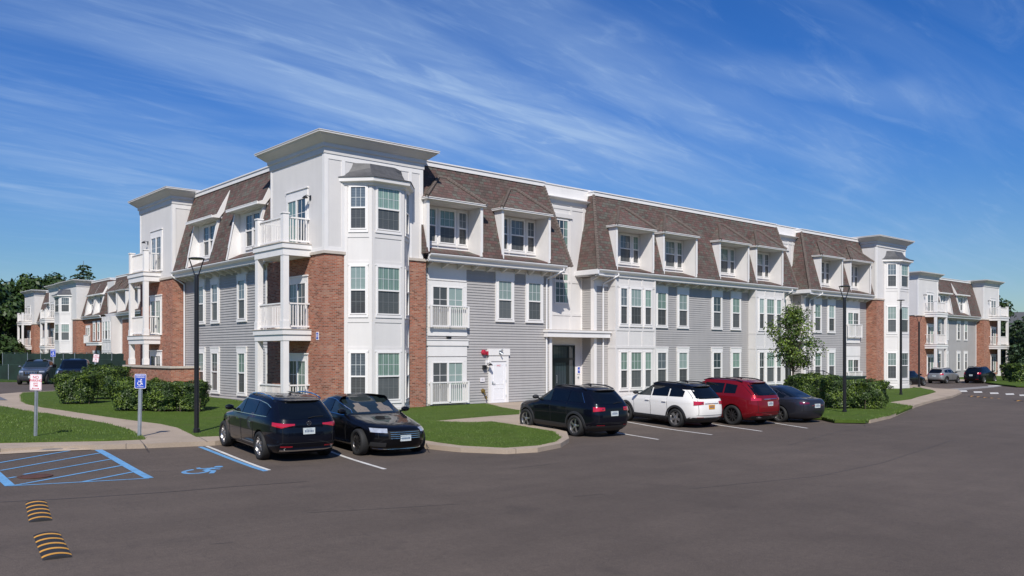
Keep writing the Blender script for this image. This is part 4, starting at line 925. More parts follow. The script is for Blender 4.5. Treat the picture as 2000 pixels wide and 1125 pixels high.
rp_.grid([[(p[0], p[1], G(*p)+.012) for p in lo_], [(p[0], p[1], G(*p)+.136) for p in hi_]]); o = rp_.build('kerb_ramp', M['concrete'], recalc=False); tag(o, kind='structure')
def onramp(t, k):
    n = len(lo_)-1; f = t*n; i = min(n-1, int(f)); f -= i; a = [lo_[i][q]+(lo_[i+1][q]-lo_[i][q])*f for q in (0, 1)]; b = [hi_[i][q]+(hi_[i+1][q]-hi_[i][q])*f for q in (0, 1)]
    return (a[0]+(b[0]-a[0])*k, a[1]+(b[1]-a[1])*k, G(a[0], a[1])+.012+.124*k+.006)
tp = MB(); tp.grid([[onramp(.40+.52*i/8, k) for i in range(9)] for k in (.22, .75)])
q = P_([(-40, 781), (-30, 775), (1, 775.5), (15, 782)], .13); tp.add([(p[0], p[1], G(*p)+.142) for p in q], [(0, 1, 2, 3)])
o = tp.build('tactile_paving', M['tactile']); tag(o, kind='structure')
mh = thing('manhole_cover', 'rusty round manhole cover inside the blue hatched bay', 'manhole cover', (gt(69, 930.5)[0], gt(69, 930.5)[1], G(*gt(69, 930.5))))
MB().lathe([(0, .012), (.26, .012), (.27, .010), (.27, 0)], 28, 'z').build('lid', M['rust'], mh, 30); MB().lathe([(.275, .0), (.275, .013), (.35, .013), (.35, 0)], 28, 'z').build('rim', M['rust'], mh, 30)
# speed bumps
def bump_(a, b, label, wd=.36, n=5, h=.040):
    L_ = math.hypot(b[0]-a[0], b[1]-a[1]); t = thing('speed_bump', label, 'speed bump', (a[0], a[1], G(*a)), math.atan2(b[1]-a[1], b[0]-a[0]), 'rubber speed bumps')
    prof = [(-wd/2+wd*i/12, h*math.sin(PI*i/12)**.7) for i in range(13)]
    MB().xprism(prof+[(wd/2, -.01), (-wd/2, -.01)], 0, L_).build('body', M['rubber'], t, 40)
    for k in range(n):
        x = L_*(k+.5)/n; s = L_/n*.115; MB().xprism([(p[0]*1.0, p[1]+.004) for p in prof]+[(p[0], p[1]-.006) for p in prof[::-1]], x-s, x+s).build('stripe', M['yellow'], t, 40)
def bpx(u0, v0, u1, v1): return gt(u0, v0), gt(u1, v1)
bump_(*bpx(80, 1018.5, 70, 980.5), 'black and yellow speed bump strip nearer the blue hatched bay', .34)
bump_(*bpx(113, 1091.5, 91, 1043.5), 'black and yellow speed bump strip nearest the bottom edge of the photo', .36)
bump_(*bpx(1895, 774, 1958, 779.3), 'black and yellow speed bump crossing the road below the crosswalk', .34)
bump_(*bpx(1985, 782.8, 2060, 789.0), 'speed bump cut off by the right edge of the photo', .34)
# grass blades
gb = MB()
def blades(poly, n, hmin=.02, hmax=.055, off=.15):
    x0 = min(p[0] for p in poly); x1 = max(p[0] for p in poly); y0 = min(p[1] for p in poly); y1 = max(p[1] for p in poly); k = 0
    while k < n:
        x = rnd.uniform(x0, x1); y = rnd.uniform(y0, y1)
        if x < -15 or not inside((x, y), poly): continue
        k += 1; z = G(x, y)+off if min(1, 1) else 0; h = rnd.uniform(hmin, hmax); a = rnd.uniform(0, PI); s = .011; dx, dy = math.cos(a)*s, math.sin(a)*s; lx, ly = rnd.uniform(-.03, .03), rnd.uniform(-.03, .03)
        gb.add([(x-dx, y-dy, z-.02), (x+dx, y+dy, z-.02), (x+lx, y+ly, z+h)], [(0, 1, 2)])
def edge_blades(poly, n, off=.15):
    per = split_edges(poly, .5)
    for i in range(n):
        a = rnd.randrange(len(per)); p, q = per[a], per[(a+1) % len(per)]; t = rnd.random(); x = p[0]+(q[0]-p[0])*t+rnd.uniform(-.05, .05); y = p[1]+(q[1]-p[1])*t+rnd.uniform(-.05, .05)
        if x < -15: continue
        z = G(x, y)+off; h = rnd.uniform(.02, .055); ang = rnd.uniform(0, PI); dx, dy = math.cos(ang)*.012, math.sin(ang)*.012
        gb.add([(x-dx, y-dy, z-.03), (x+dx, y+dy, z-.03), (x+rnd.uniform(-.04, .04), y+rnd.uniform(-.04, .04), z+h)], [(0, 1, 2)])
blades(l1, 16000, off=.17); blades(l2, 30000, .012, .036, .137); blades(l3, 17000, .012, .036, .137); blades(l4, 5000, off=.17)
edge_blades(l1, 2500); edge_blades(l2, 4000, .12); edge_blades(l3, 2500, .12); edge_blades(l4, 1500)
o = gb.build('grass', M['blade'], recalc=False); tag(o, 'short mown grass blades on the lawns beside the lot', 'grass', kind='stuff')
# ------------------------------------------------------------------ cars
def paint(name, c, metal=.0, rough=.32):
    m = simple(name, c, rough, metal, var=.0, coat=.8, coatr=.02, spec=.08); m.node_tree.nodes['Principled BSDF'].inputs['Coat IOR'].default_value = 1.42; return m
M.update(p_black=paint('black car paint', (.003, .0032, .0045)), p_navy=paint('near black car paint', (.0028, .0036, .008)), p_white=paint('white car paint', (.74, .72, .68), 0, .4),
    p_red=paint('deep red car paint', (.20, .007, .013), .35, .3), p_graph=paint('graphite car paint', (.040, .042, .055), .6, .35), p_grey=paint('grey blue car paint', (.11, .125, .15), .55, .35),
    p_silver=paint('silver car paint', (.36, .36, .35), .6, .38), plastic=simple('black body plastic', (.022, .022, .024), .55, var=.05), under=simple('underbody', (.008, .008, .008), .9, var=0),
    tint=simple('tinted car glass', (.003, .004, .005), .02, var=0, spec=.6), tint2=simple('clear car glass', (.014, .022, .023), .02, var=0, spec=.7), chrome=simple('chrome', (.75, .76, .78), .12, 1., var=0),
    tyre=simple('tyre', (.014, .014, .014), .75, var=.1, vs=20), alloy=simple('alloy rim', (.46, .45, .45), .28, .9, var=.05), alloyd=simple('dark alloy rim', (.10, .095, .095), .3, .8, var=.05), well=simple('rim well', (.010, .010, .010), .8, var=0),
    tail=simple('tail lamp red', (.42, .006, .022), .15, var=0, coat=1), taild=simple('dark tail lamp', (.12, .006, .022), .15, var=0, coat=1), lampc=simple('headlamp glass', (.55, .58, .62), .08, .4, var=.25, vs=9, coat=1), beige=simple('beige leather', (.20, .165, .12), .6, var=.05, coat=1),
    plate_w=simple('pale licence plate', (.55, .60, .60), .4, var=.12, vs=30), plate_y=simple('amber licence plate', (.62, .27, .02), .4, var=.08, vs=30), pltxt=simple('plate figures', (.10, .14, .22), .5, var=0))
def cat(a, b, c, d, t):
    return .5*((2*b)+(-a+c)*t+(2*a-5*b+4*c-d)*t*t+(-a+3*b-3*c+d)*t**3)
class Shape:
    """stack of rounded plan outlines: rows (z, xfront, xrear, halfwidth, nfront, nrear)"""
    def __init__(s, rows, sub=4):
        s.rows = []; n = len(rows)
        for i in range(n-1):
            a = rows[max(0, i-1)]; b = rows[i]; c = rows[i+1]; d = rows[min(n-1, i+2)]
            for k in range(sub):
                t = k/sub; r = [cat(a[j], b[j], c[j], d[j], t) for j in range(6)]
                r[0] = b[0]+(c[0]-b[0])*t
                for j in (1, 2, 3): r[j] = min(max(r[j], min(b[j], c[j])), max(b[j], c[j])) if False else r[j]
                s.rows.append(r)
        s.rows.append(list(rows[-1]))
    def at(s, z):
        R = s.rows
        if z <= R[0][0]: return R[0]
        for a, b in zip(R, R[1:]):
            if a[0] <= z <= b[0]:
                t = (z-a[0])/max(1e-6, b[0]-a[0]); return [a[j]+(b[j]-a[j])*t for j in range(6)]
        return R[-1]
    def p(s, r, th, off=0.):
        z, xf, xr, hw, nf, nr = r; xc = .1; c = math.cos(th); sn = math.sin(th)
        af = xf-xc; ar = xc-xr; a, n = (af, nf) if c >= 0 else (ar, nr)
        x = xc+(a+off)*(1 if c >= 0 else -1)*abs(c)**(2/n); y = (hw+off)*(1 if sn >= 0 else -1)*abs(sn)**(2/n)
        return (x, y, z)
    def side(s, x, z, off=0., sg=1):
        z_, xf, xr, hw, nf, nr = s.at(z); xc = .1; a, n = (xf-xc, nf) if x >= xc else (xc-xr, nr)
        k = max(0., 1-min(1., abs(x-xc)/a)**n)**(1/n); return (x, sg*(hw*k+off), z)
    def end(s, y, z, off=0., front=False):
        z_, xf, xr, hw, nf, nr = s.at(z); xc = .1; a, n = (xf-xc, nf) if front else (xc-xr, nr)
        k = max(0., 1-min(1., abs(y)/hw)**n)**(1/n); x = a*k+off; return (xc+x if front else xc-x, y, z)
    def mesh(s, mb, N=120, m=0):
        ths = []
        for i in range(N):        # denser near corners
            ths.append(2*PI*i/N)
        g_ = []
        for r in s.rows:
            pts = [s.p(r, t) for t in ths]; g_.append(pts)
        nr = len(g_); vs = [p for r in g_ for p in r]
        fs = [(i*N+j, i*N+(j+1) % N, (i+1)*N+(j+1) % N, (i+1)*N+j) for i in range(nr-1) for j in range(N)]
        fs += [tuple(range(N))[::-1], tuple(range((nr-1)*N, nr*N))]; mb.add(vs, fs, m)
def lerpf(pts):
    def f(x):
        P = pts
        if x <= P[0][0]: return P[0][1]
        for a, b in zip(P, P[1:]):
            if x <= b[0]: return a[1]+(b[1]-a[1])*(x-a[0])/(b[0]-a[0])
        return P[-1][1]
    return f
def side_patch(sh, x0, x1, bot, top, off=.008, sg=1, n=18, m=5):
    mb = MB(); R0 = []
    for i in range(n+1):
        x = x0+(x1-x0)*i/n; b, t = bot(x), top(x); R0.append([sh.side(x, b+(t-b)*k/m, off, sg) for k in range(m+1)])
    mb.grid(R0); return mb
def end_patch(sh, z0, z1, wf, off=.008, front=False, n=16, m=8, ys=None):
    mb = MB(); R0 = []
    for i in range(m+1):
        z = z0+(z1-z0)*i/m; h = wf(z) if wf else 0; ya, yb = (-h, h) if ys is None else ys(z)
        R0.append([sh.end(ya+(yb-ya)*k/n, z, off, front) for k in range(n+1)])
    mb.grid(R0); return mb
def wrap_patch(sh, xs, ye, z0f, z1f, off=.01, front=False, sg=1, n=20, m=4):
    """lamp that starts on the flank at x=xs and wraps round the end to y=ye; z0f/z1f take t in 0..1"""
    mb = MB(); R0 = []; r = sh.at((z0f(0)+z1f(0))/2); xc = .1
    a, nn = (r[1]-xc, r[4]) if front else (xc-r[2], r[5])
    c0 = min(1, abs(xs-xc)/a)**(nn/2); t0 = math.acos(min(1, c0)); t1 = math.asin(min(1, (abs(ye)/r[3])**(nn/2)))
    for i in range(n+1):
        t = i/n; th = t0+(t1-t0)*t; th = th if front else PI-th
        R0.append([sh.p(sh.at(z0f(t)+(z1f(t)-z0f(t))*k/m), th*sg, off) for k in range(m+1)])
    mb.grid(R0); return mb
PROF = dict(
 suv=[(.20, 2.02, -2.02, .74, 4, 5), (.24, 2.14, -2.12, .84, 4, 5), (.32, 2.24, -2.24, .90, 4, 5), (.45, 2.31, -2.32, .925, 4.2, 5.5), (.60, 2.33, -2.34, .94, 4.2, 5.5), (.75, 2.32, -2.33, .945, 4, 5.5), (.87, 2.26, -2.31, .94, 3.8, 5.5), (.95, 2.12, -2.30, .935, 3.4, 5.5), (1.00, 1.86, -2.29, .925, 3.2, 5.5), (1.04, 1.45, -2.27, .915, 3.6, 5.5), (1.08, 1.12, -2.25, .90, 5, 5.5), (1.13, .98, -2.22, .88, 5, 5.5), (1.25, .76, -2.10, .832, 4.5, 5.5), (1.38, .49, -1.97, .782, 4.2, 5.2), (1.48, .24, -1.86, .735, 4, 5), (1.545, .02, -1.76, .69, 3.6, 4.6), (1.59, -.18, -1.60, .62, 3, 4), (1.62, -.40, -1.38, .50, 2.6, 3), (1.635, -.6, -1.15, .30, 2.2, 2.4)],
 sedan=[(.17, 2.30, -2.26, .72, 4, 4), (.21, 2.42, -2.38, .84, 3.6, 4), (.30, 2.52, -2.46, .90, 3.6, 4), (.42, 2.56, -2.52, .925, 3.6, 4.2), (.55, 2.57, -2.55, .935, 3.6, 4.2), (.68, 2.54, -2.55, .94, 3.4, 4.2), (.78, 2.42, -2.54, .935, 3.0, 4.2), (.85, 2.15, -2.52, .925, 2.8, 4.2), (.90, 1.75, -2.50, .915, 3, 4), (.94, 1.35, -2.46, .905, 3.6, 4), (.975, 1.10, -2.38, .89, 4.5, 3.8), (1.00, .98, -2.20, .875, 4.5, 3.6), (1.03, .88, -1.95, .86, 4.5, 4), (1.10, .68, -1.72, .825, 4.4, 4.4), (1.20, .42, -1.46, .785, 4.2, 4.4), (1.30, .12, -1.18, .745, 4, 4.2), (1.38, -.12, -.95, .70, 3.6, 4), (1.43, -.32, -.76, .63, 3, 3.4), (1.455, -.45, -.6, .5, 2.6, 2.6)][:18]+[(1.455, -.42, -.66, .45, 2.4, 2.4)],
)
def scaled(rows, L_, W_, H_, L0, W0, H0): return [(r[0]*H_/H0, r[1]*L_/L0, r[2]*L_/L0, r[3]*W_/W0, r[4], r[5]) for r in rows]
RIM = {}
def rim_mesh(R, spokes, style):
    k = (R, spokes, style)
    if k in RIM: return RIM[k]
    mb = MB(); rr = R*.70
    mb.lathe([(rr, -.005), (rr+.012, -.012), (rr-.015, -.012), (rr-.03, .02), (rr-.035, .10)], 36, 'y', m=0)
    mb.lathe([(0, .075), (rr-.02, .085)], 30, 'y', m=1)
    mb.lathe([(0, -.012), (.035, -.012), (.055, -.002), (.065, .02), (.05, .07)], 20, 'y', m=0)
    for i in range(spokes):
        for da, wd in (((-.11, .022), (.11, .022)) if style == 'twin' else ((0, .034 if style == 'thin' else .055),)):
            a = 2*PI*i/spokes+da*(.6 if True else 1); c, s = math.cos(a), math.sin(a)
            def q(r, t, y): return (r*c-t*s, y, r*s+t*c)
            w0 = wd*(1 if style != 'fat' else .8); w1 = wd*(.8 if style != 'fat' else 1.5)
            vs = [q(.04, -w0/1.4, -.004), q(.04, w0/1.4, -.004), q(rr-.012, w1/1.4, -.004), q(rr-.012, -w1/1.4, -.004), q(.04, -w0/1.2, .03), q(.04, w0/1.2, .03), q(rr-.012, w1/1.2, .02), q(rr-.012, -w1/1.2, .02)]
            mb.add(vs, [(0, 1, 2, 3), (0, 4, 5, 1), (1, 5, 6, 2), (3, 2, 6, 7), (0, 3, 7, 4)], 0)
    RIM[k] = mb; return mb
TYM = {}
def wheel(root, x, y, R, sg, spokes, style, rimmat):
    key = ('t', R)
    if key not in TYM: TYM[key] = MB().lathe([(R*.69, -.02), (R*.72, -.035), (R*.86, -.045), (R*.955, -.03), (R, -.0), (R, .16), (R*.95, .19), (R*.7, .19)], 44, 'y').mesh('wheel', [M['tyre']], 50)
    mw = Matrix.Translation((x, y, R)) @ Matrix.Rotation(0 if sg < 0 else PI, 4, 'Z') @ Matrix.Rotation(rnd.uniform(0, 1.2), 4, 'Y')
    o = link('wheel', TYM[key], root, mw); k2 = (R, spokes, style, rimmat)
    if k2 not in TYM: TYM[k2] = rim_mesh(R, spokes, style).mesh('rim', [M[rimmat], M['well']], 35)
    link('rim', TYM[k2], o)
def car(label, cat_, pos, heading, kind, L_, W_, H_, wb, R, pm, group=None, roofm=None, clad=False, plate='plate_w', spokes=5, rim='alloy', rstyle='twin', name='parked_car', rails=True, tail='suv', frontv=False, railm='blackm', trim=None, wx=None, glassq=True, archr=None, seats=False, gform=None):
    root = thing(name, label, cat_, (pos[0], pos[1], G(*pos)), rad(heading), group)
    gx = G(pos[0]+math.cos(rad(heading)), pos[1]+math.sin(rad(heading)))-G(pos[0]-math.cos(rad(heading)), pos[1]-math.sin(rad(heading))); root.rotation_euler = (0, -math.atan(gx/2), rad(heading)); root.rotation_mode = 'XYZ'
    L0, W0, H0 = (4.67, 1.89, 1.635) if kind == 'suv' else (5.12, 1.88, 1.455)
    sh = Shape(scaled(PROF[kind], L_, W_, H_, L0, W0, H0)); fx, fz, fy = L_/L0, H_/H0, W_/W0
    xw0 = (wx if wx is not None else .10*fx)+wb/2; xw1 = xw0-wb; ar = archr or R+.055
    mb = MB(); sh.mesh(mb, 132); me = mb.mesh('body', [M[pm], M['under'], M[roofm or pm], M['plastic']], 60)
    body = link('body', me, root)
    cutm = MB()
    for xx in (xw0, xw1):
        for sg in (-1, 1):
            a, b = sorted((sg*(W_/2-.26), sg*(W_/2+.2))); n = 40
            ring0 = [(xx+ar*math.cos(2*PI*i/n), a, R+ar*math.sin(2*PI*i/n)) for i in range(n)]; ring1 = [(p[0], b, p[2]) for p in ring0]
            cutm.add(ring0+ring1, [tuple(range(n)), tuple(range(n, 2*n))[::-1]]+[(i, n+i, n+(i+1) % n, (i+1) % n) for i in range(n)])
    cme = cutm.mesh('cut', [M['under']]); co = link('cut', cme); co.matrix_world = root.matrix_basis
    md = body.modifiers.new('b', 'BOOLEAN'); md.operation = 'DIFFERENCE'; md.solver = 'EXACT'; md.object = co
    bpy.context.view_layer.update(); dg = bpy.context.evaluated_depsgraph_get()
    co.parent = root; co.matrix_parent_inverse = Matrix.Identity(4); co.matrix_basis = Matrix.Identity(4); bpy.context.view_layer.update(); dg = bpy.context.evaluated_depsgraph_get()
    nm = bpy.data.meshes.new_from_object(body.evaluated_get(dg)); body.modifiers.clear(); body.data = nm; nm.name = 'body'; bpy.data.objects.remove(co)
    nm.materials.clear()
    for q in (M[pm], M['under'], M[roofm or pm], M['plastic']): nm.materials.append(q)
    zr = 1.43*fz
    for p in nm.polygons:
        c = p.center; p.material_index = 0; p.use_smooth = True
        for xx in (xw0, xw1):
            d = math.hypot(c.x-xx, c.z-R)
            if d < ar+.004 and abs(c.y) > W_/2-.27 and (abs(p.normal.y) < .5 or abs(c.y) < W_/2-.2): p.material_index = 1; p.use_smooth = False
        if c.z < .23*fz: p.material_index = 1
        elif clad and c.z < .40*fz: p.material_index = 3
        elif roofm and c.z > zr*.985 and p.material_index == 0: p.material_index = 2
    nm.set_sharp_from_angle(angle=rad(38))
    # greenhouse
    if kind == 'suv':
        zb, zt = 1.10*fz, 1.475*fz; top = lerpf([(-2.0*fx, zb+.02), (-1.72*fx, zb+.22*fz), (-1.40*fx, zt-.05), (-.9*fx, zt), (.05*fx, zt), (.35*fx, zt-.10), (.72*fx, zb+.12), (.92*fx, zb+.0)])
        spans = [(.06, .88, 'side_window'), (-.86, .0, 'side_window'), (-1.62 if gform != 'short' else -1.42, -.92, 'quarter_window')]; bot = lerpf([(-1.8*fx, zb+.05), (.9*fx, zb-.01)])
    else:
        zb, zt = 1.0*fz, 1.345*fz; top = lerpf([(-1.72*fx, zb+.0), (-1.45*fx, zb+.10), (-1.0*fx, zt-.07), (-.62*fx, zt-.01), (-.3*fx, zt), (.0*fx, zt-.03), (.35*fx, zt-.16), (.72*fx, zb+.06), (.86*fx, zb)])
        spans = [(-.12, .80, 'side_window'), (-1.10, -.18, 'side_window'), (-1.50, -1.14, 'quarter_window')]; bot = lerpf([(-1.8*fx, zb+.01), (.9*fx, zb-.01)])
    for sg in (-1, 1):
        for a, b, nme in spans: side_patch(sh, a*fx, b*fx, bot, top, .007, sg).build(nme, M['tint2' if nme == 'side_window' and a > -.2 else 'tint'], root, True)
        if trim:
            a, b = spans[-1][0]*fx-.03, spans[0][1]*fx+.02; t = MB(); pts = [sh.side(a+(b-a)*i/24, top(a+(b-a)*i/24)+.012, .010, sg) for i in range(25)]; t.path(pts, .011, 5); t.build('window_trim', M['chrome'], root); t = MB(); pts = [sh.side(a+(b-a)*i/24, bot(a+(b-a)*i/24)-.012, .010, sg) for i in range(25)]; t.path(pts, .011, 5); t.build('window_trim', M['chrome'], root)
        # door seams, handles, mirrors
        d = MB()
        zl = .36*fz; zs = zb-.02
        for xx in ((.98, .03, -.88) if kind == 'suv' else (.92, -.15, -1.12)):
            pts = [sh.side(xx*fx+(.04 if q > .5 else 0), zl+(zs-zl)*q, .003, sg) for q in (0, .25, .5, .75, 1)]; d.path(pts, .006, 4)
        d.build('door_seam', M['under'], root)
        for xx in ((.22, -.70) if kind == 'suv' else (.02, -.95)):
            h = MB(); c0 = sh.side(xx*fx, .93*fz if kind == 'suv' else .86*fz, 0, sg); h.box(c0[0]-.10, c0[0]+.10, min(c0[1], c0[1]+sg*.035), max(c0[1], c0[1]+sg*.035), c0[2]-.014, c0[2]+.014); h.build('door_handle', M['chrome' if trim else pm], root)
        mm = MB(); c0 = sh.side((.80 if kind == 'suv' else .70)*fx, zb+.02, 0, sg); mm.lathe([(0, -.10), (.05, -.09), (.075, -.03), (.08, .04), (.05, .11), (0, .12)], 12, 'y', (0, 0, 0)); mm.v = [(c0[0]+.02+v[0]*1.0, c0[1]+sg*.15+v[1]*1.05, c0[2]+.06+v[2]*.95) for v in mm.v]
        mm.tube((c0[0]+.02, c0[1]-sg*.02, c0[2]-.01), (c0[0]+.02, c0[1]+sg*.12, c0[2]+.04), .025, n=6); mm.build('wing_mirror', M[pm if not clad else 'plastic'], root, 40)
        # arches and sill
        if clad:
            for xx in (xw0, xw1):
                t = MB(); n = 26; R0 = []
                for i in range(n+1):
                    a = PI*(-.08+1.16*i/n); R0.append([sh.side(xx+(ar-.004)*math.cos(a), max(.22, R+(ar-.004)*math.sin(a)), .022, sg), sh.side(xx+(ar+.02)*math.cos(a), max(.22, R+(ar+.02)*math.sin(a)), .026, sg), sh.side(xx+(ar+.075)*math.cos(a), max(.22, R+(ar+.075)*math.sin(a)), .014, sg), sh.side(xx+(ar+.08)*math.cos(a), max(.22, R+(ar+.08)*math.sin(a)), -.005, sg)])
                t.grid(R0); t.build('wheel_arch_trim', M['plastic'], root, 40)
            side_patch(sh, xw1+ar+.03, xw0-ar-.03, lambda x: .235, lambda x: .40*fz, .016, sg, 12, 3).build('sill_cladding', M['plastic'], root, True)
        elif trim:
            side_patch(sh, xw1+ar+.03, xw0-ar-.03, lambda x: .27*fz, lambda x: .29*fz, .012, sg, 12, 1).build('sill_trim', M['chrome'], root, True)
        for xx in (xw0, xw1): wheel(root, xx, sg*(W_/2-.035), R, sg, spokes, rstyle, rim)
        if rails:
            r = MB(); yy = sh.at(1.56*fz)[3]-.03; pts = []
            for i in range(15):
                x = (-1.55+1.75*i/14)*fx; e = min(1, min(i, 14-i)/2.5); zz = 1.55*fz+.05*(1-((i-7)/7)**2)+.045*e; pts.append((x, sg*yy*(1-.02*abs(i-7)/7), zz))
            r.path(pts, .022, 6); r.build('roof_rail', M[railm], root, 60)
    # end glass
    if kind == 'suv':
        end_patch(sh, 1.10*fz, 1.50*fz, lambda z: .76*fy-.22*(z-1.10*fz)).build('rear_window', M['tint'], root, True)
        end_patch(sh, 1.115*fz, 1.53*fz, lambda z: .80*fy-.25*(z-1.1*fz), front=True).build('windshield', M['tint2'], root, True)
        s = MB(); R0 = [[(lambda q: (q[0]-dx, q[1], q[2]+dz))(sh.end(-.66*fy+1.32*fy*k/14, 1.555*fz)) for k in range(15)] for dx, dz in ((-.10, .012), (.06, .0), (.16, -.02), (.15, -.045), (-.05, -.04))]
        s.grid(R0); s.build('roof_spoiler', M[roofm or pm], root, 40)
    else:
        end_patch(sh, 1.045*fz, 1.385*fz, lambda z: .74*fy-.45*(z-1.04*fz)).build('rear_window', M['tint'], root, True)
        end_patch(sh, 1.02*fz, 1.385*fz, lambda z: .79*fy-.42*(z-1.02*fz), front=True).build('windshield', M['tint2'], root, True)
    # rear details
    zp = .80*fz if kind == 'suv' else .72*fz
    pb = MB(); c0 = sh.end(0, zp, .0); pb.box(c0[0]-.022, c0[0]+.05, -.155, .155, zp-.078, zp+.078, 0)
    for k in range(6): pb.box(c0[0]-.025, c0[0]-.02, -.11+.04*k, -.085+.04*k, zp-.03, zp+.025, 1)
    pb.box(c0[0]-.025, c0[0]-.02, -.08, .08, zp+.045, zp+.055, 1)
    if not frontv: pb.build('licence_plate', [M[plate], M['pltxt']], root)
    fr_ = MB(); c0 = sh.end(0, .50*fz, .0, True); fr_.box(c0[0]-.05, c0[0]+.025, -.155, .155, .44*fz, .44*fz+.155, 0)
    for k in range(6): fr_.box(c0[0]+.02, c0[0]+.028, -.11+.04*k, -.085+.04*k, .44*fz+.045, .44*fz+.10, 1)
    if frontv: fr_.build('licence_plate', [M[plate], M['pltxt']], root)
    for sg in (-1, 1):
        if tail == 'wide':      # slim lamp wrapping far into the tailgate
            wrap_patch(sh, -1.98*fx, .36*fy, lambda t: (.93+.03*t)*fz-.06*fz*(1-abs(1-2*t*.9)), lambda t: (1.02-.03*t)*fz, .010, False, sg).build('taillight', M['tail'], root, True)
        elif tail == 'jeep':
            wrap_patch(sh, -2.10*fx, .42*fy, lambda t: (.865+.035*t)*fz, lambda t: (1.02-.012*t)*fz, .012, False, sg).build('taillight', M['tail'], root, True)
            wrap_patch(sh, -2.28*fx, .46*fy, lambda t: (.925+.015*t)*fz, lambda t: (.975-.01*t)*fz, .018, False, sg).build('lamp_insert', M['taild'], root, True)
        elif tail == 'suv':
            wrap_patch(sh, -2.05*fx, .50*fy, lambda t: (.90+.02*t)*fz, lambda t: (1.03-.03*t)*fz, .010, False, sg).build('taillight', M['tail'], root, True)
        elif tail == 'high':
            wrap_patch(sh, -1.95*fx, .60*fy, lambda t: (.92-.04*t)*fz, lambda t: (1.07-.0*t)*fz, .010, False, sg).build('taillight', M['tail'], root, True)
        else:
            wrap_patch(sh, -2.25*fx, .44*fy, lambda t: (.78+.02*t)*fz, lambda t: (.875-.015*t)*fz, .010, False, sg).build('taillight', M['taild'], root, True)
        if kind == 'suv': end_patch(sh, .40*fz, .435*fz, None, .012, False, 6, 2, lambda z: (sg*.42*fy, sg*.70*fy)).build('rear_reflector', M['tail'], root, True)
        if kind == 'suv': wrap_patch(sh, 1.95*fx, .50*fy, lambda t: (.79+.03*t)*fz, lambda t: (.90-.0*t)*fz, .010, True, sg).build('headlight', M['lampc'], root, True)
        else: wrap_patch(sh, 2.05*fx, .46*fy, lambda t: (.66+.0*t)*fz, lambda t: (.76+.0*t)*fz, .010, True, sg).build('headlight', M['lampc'], root, True)
    for front in (False, True):
        z1_, z0_ = ((1.06, .50) if kind == 'suv' else (.93, .50)) if not front else ((.90, .55) if kind == 'suv' else (.76, .52))
        for nm_, pts in (('panel_gap', [sh.end(-.66*fy, z0_*fz+(z1_-z0_)*fz*i/8, .004, front) for i in range(9)]), ('panel_gap', [sh.end(.66*fy, z0_*fz+(z1_-z0_)*fz*i/8, .004, front) for i in range(9)]), ('panel_gap', [sh.end((-.72+1.44*i/14)*fy, .505*fz, .004, front) for i in range(15)])):
            MB().path(pts, .0065, 4).build(nm_, M['under'], root)
    if kind == 'suv':
        wp = MB(); c0 = sh.end(0, 1.12*fz, .03); wp.path([c0, sh.end(-.20, 1.15*fz, .025), sh.end(-.42, 1.15*fz, .02)], .009, 5); wp.build('rear_wiper', M['under'], root)
        sp_ = MB(); sp_.add([(-.95*fx-.14, -.018, 1.62*fz), (-.95*fx-.14, .018, 1.62*fz), (-.95*fx+.06, .018, 1.625*fz), (-.95*fx+.06, -.018, 1.625*fz), (-.95*fx-.13, 0, 1.62*fz+.07)], [(0, 1, 2, 3), (0, 1, 4), (1, 2, 4), (2, 3, 4), (3, 0, 4)]); sp_.build('roof_antenna', M['under'], root)
    if clad: end_patch(sh, .235, .42*fz, lambda z: .84*fy, .018, False, 20, 4).build('rear_bumper', M['plastic'], root, True)
    gz0, gz1 = ((.60, .84) if kind == 'suv' else (.50, .70))
    end_patch(sh, gz0*fz, gz1*fz, lambda z: .46*fy, .012, True, 14, 4).build('grille', M['under'], root, True)
    return root, sh, (fx, fy, fz), (xw0, xw1)
def from_wheel(u, v, heading, side, xw, W_, it=0):
    """centre of a car whose wheel (side +1 left / -1 right, at local x = xw) touches the lot at image point u,v"""
    x, y = gt(u, v); h = rad(heading); ly = side*(W_/2-.10)
    return (x-xw*math.cos(h)+ly*math.sin(h), y-xw*math.sin(h)-ly*math.cos(h))
# black crossover with slim tail lamps, nose in
hd = 84.6; xw1 = .10*4.72/4.67-2.89/2
r, sh, f, xw = car('glossy black SUV parked nose in beside the blue line, chrome strip under its rear bumper', 'car', from_wheel(511.4, 897.3, hd, 1, xw1, 1.90), hd, 'suv', 4.72, 1.90, 1.64, 2.89, .365, 'p_navy', 'cars parked in the front rows', tail='wide', spokes=5, rim='alloy', trim=True, railm='chrome')
cb_ = MB(); R0 = []
for zz, o_ in ((.27, .0), (.275, .04), (.31, .055), (.335, .045), (.34, .0)):
    R0.append([sh.end(-.70+1.4*k/20, zz, o_) for k in range(21)])
cb_.grid(R0); cb_.build('bumper_trim', M['chrome'], r, 50)
em = MB(); c0 = sh.end(0, 1.0, .012)
for i in range(20):
    a, b = 2*PI*i/20, 2*PI*(i+1)/20; em.tube((c0[0]-.01, .055*math.cos(a), 1.0+.055*math.sin(a)), (c0[0]-.01, .055*math.cos(b), 1.0+.055*math.sin(b)), .006, n=4)
for a in (90, 210, 330): em.tube((c0[0]-.01, 0, 1.0), (c0[0]-.01, .052*math.cos(rad(a)), 1.0+.052*math.sin(rad(a))), .006, .003, n=4)
em.build('badge', M['chrome'], r)
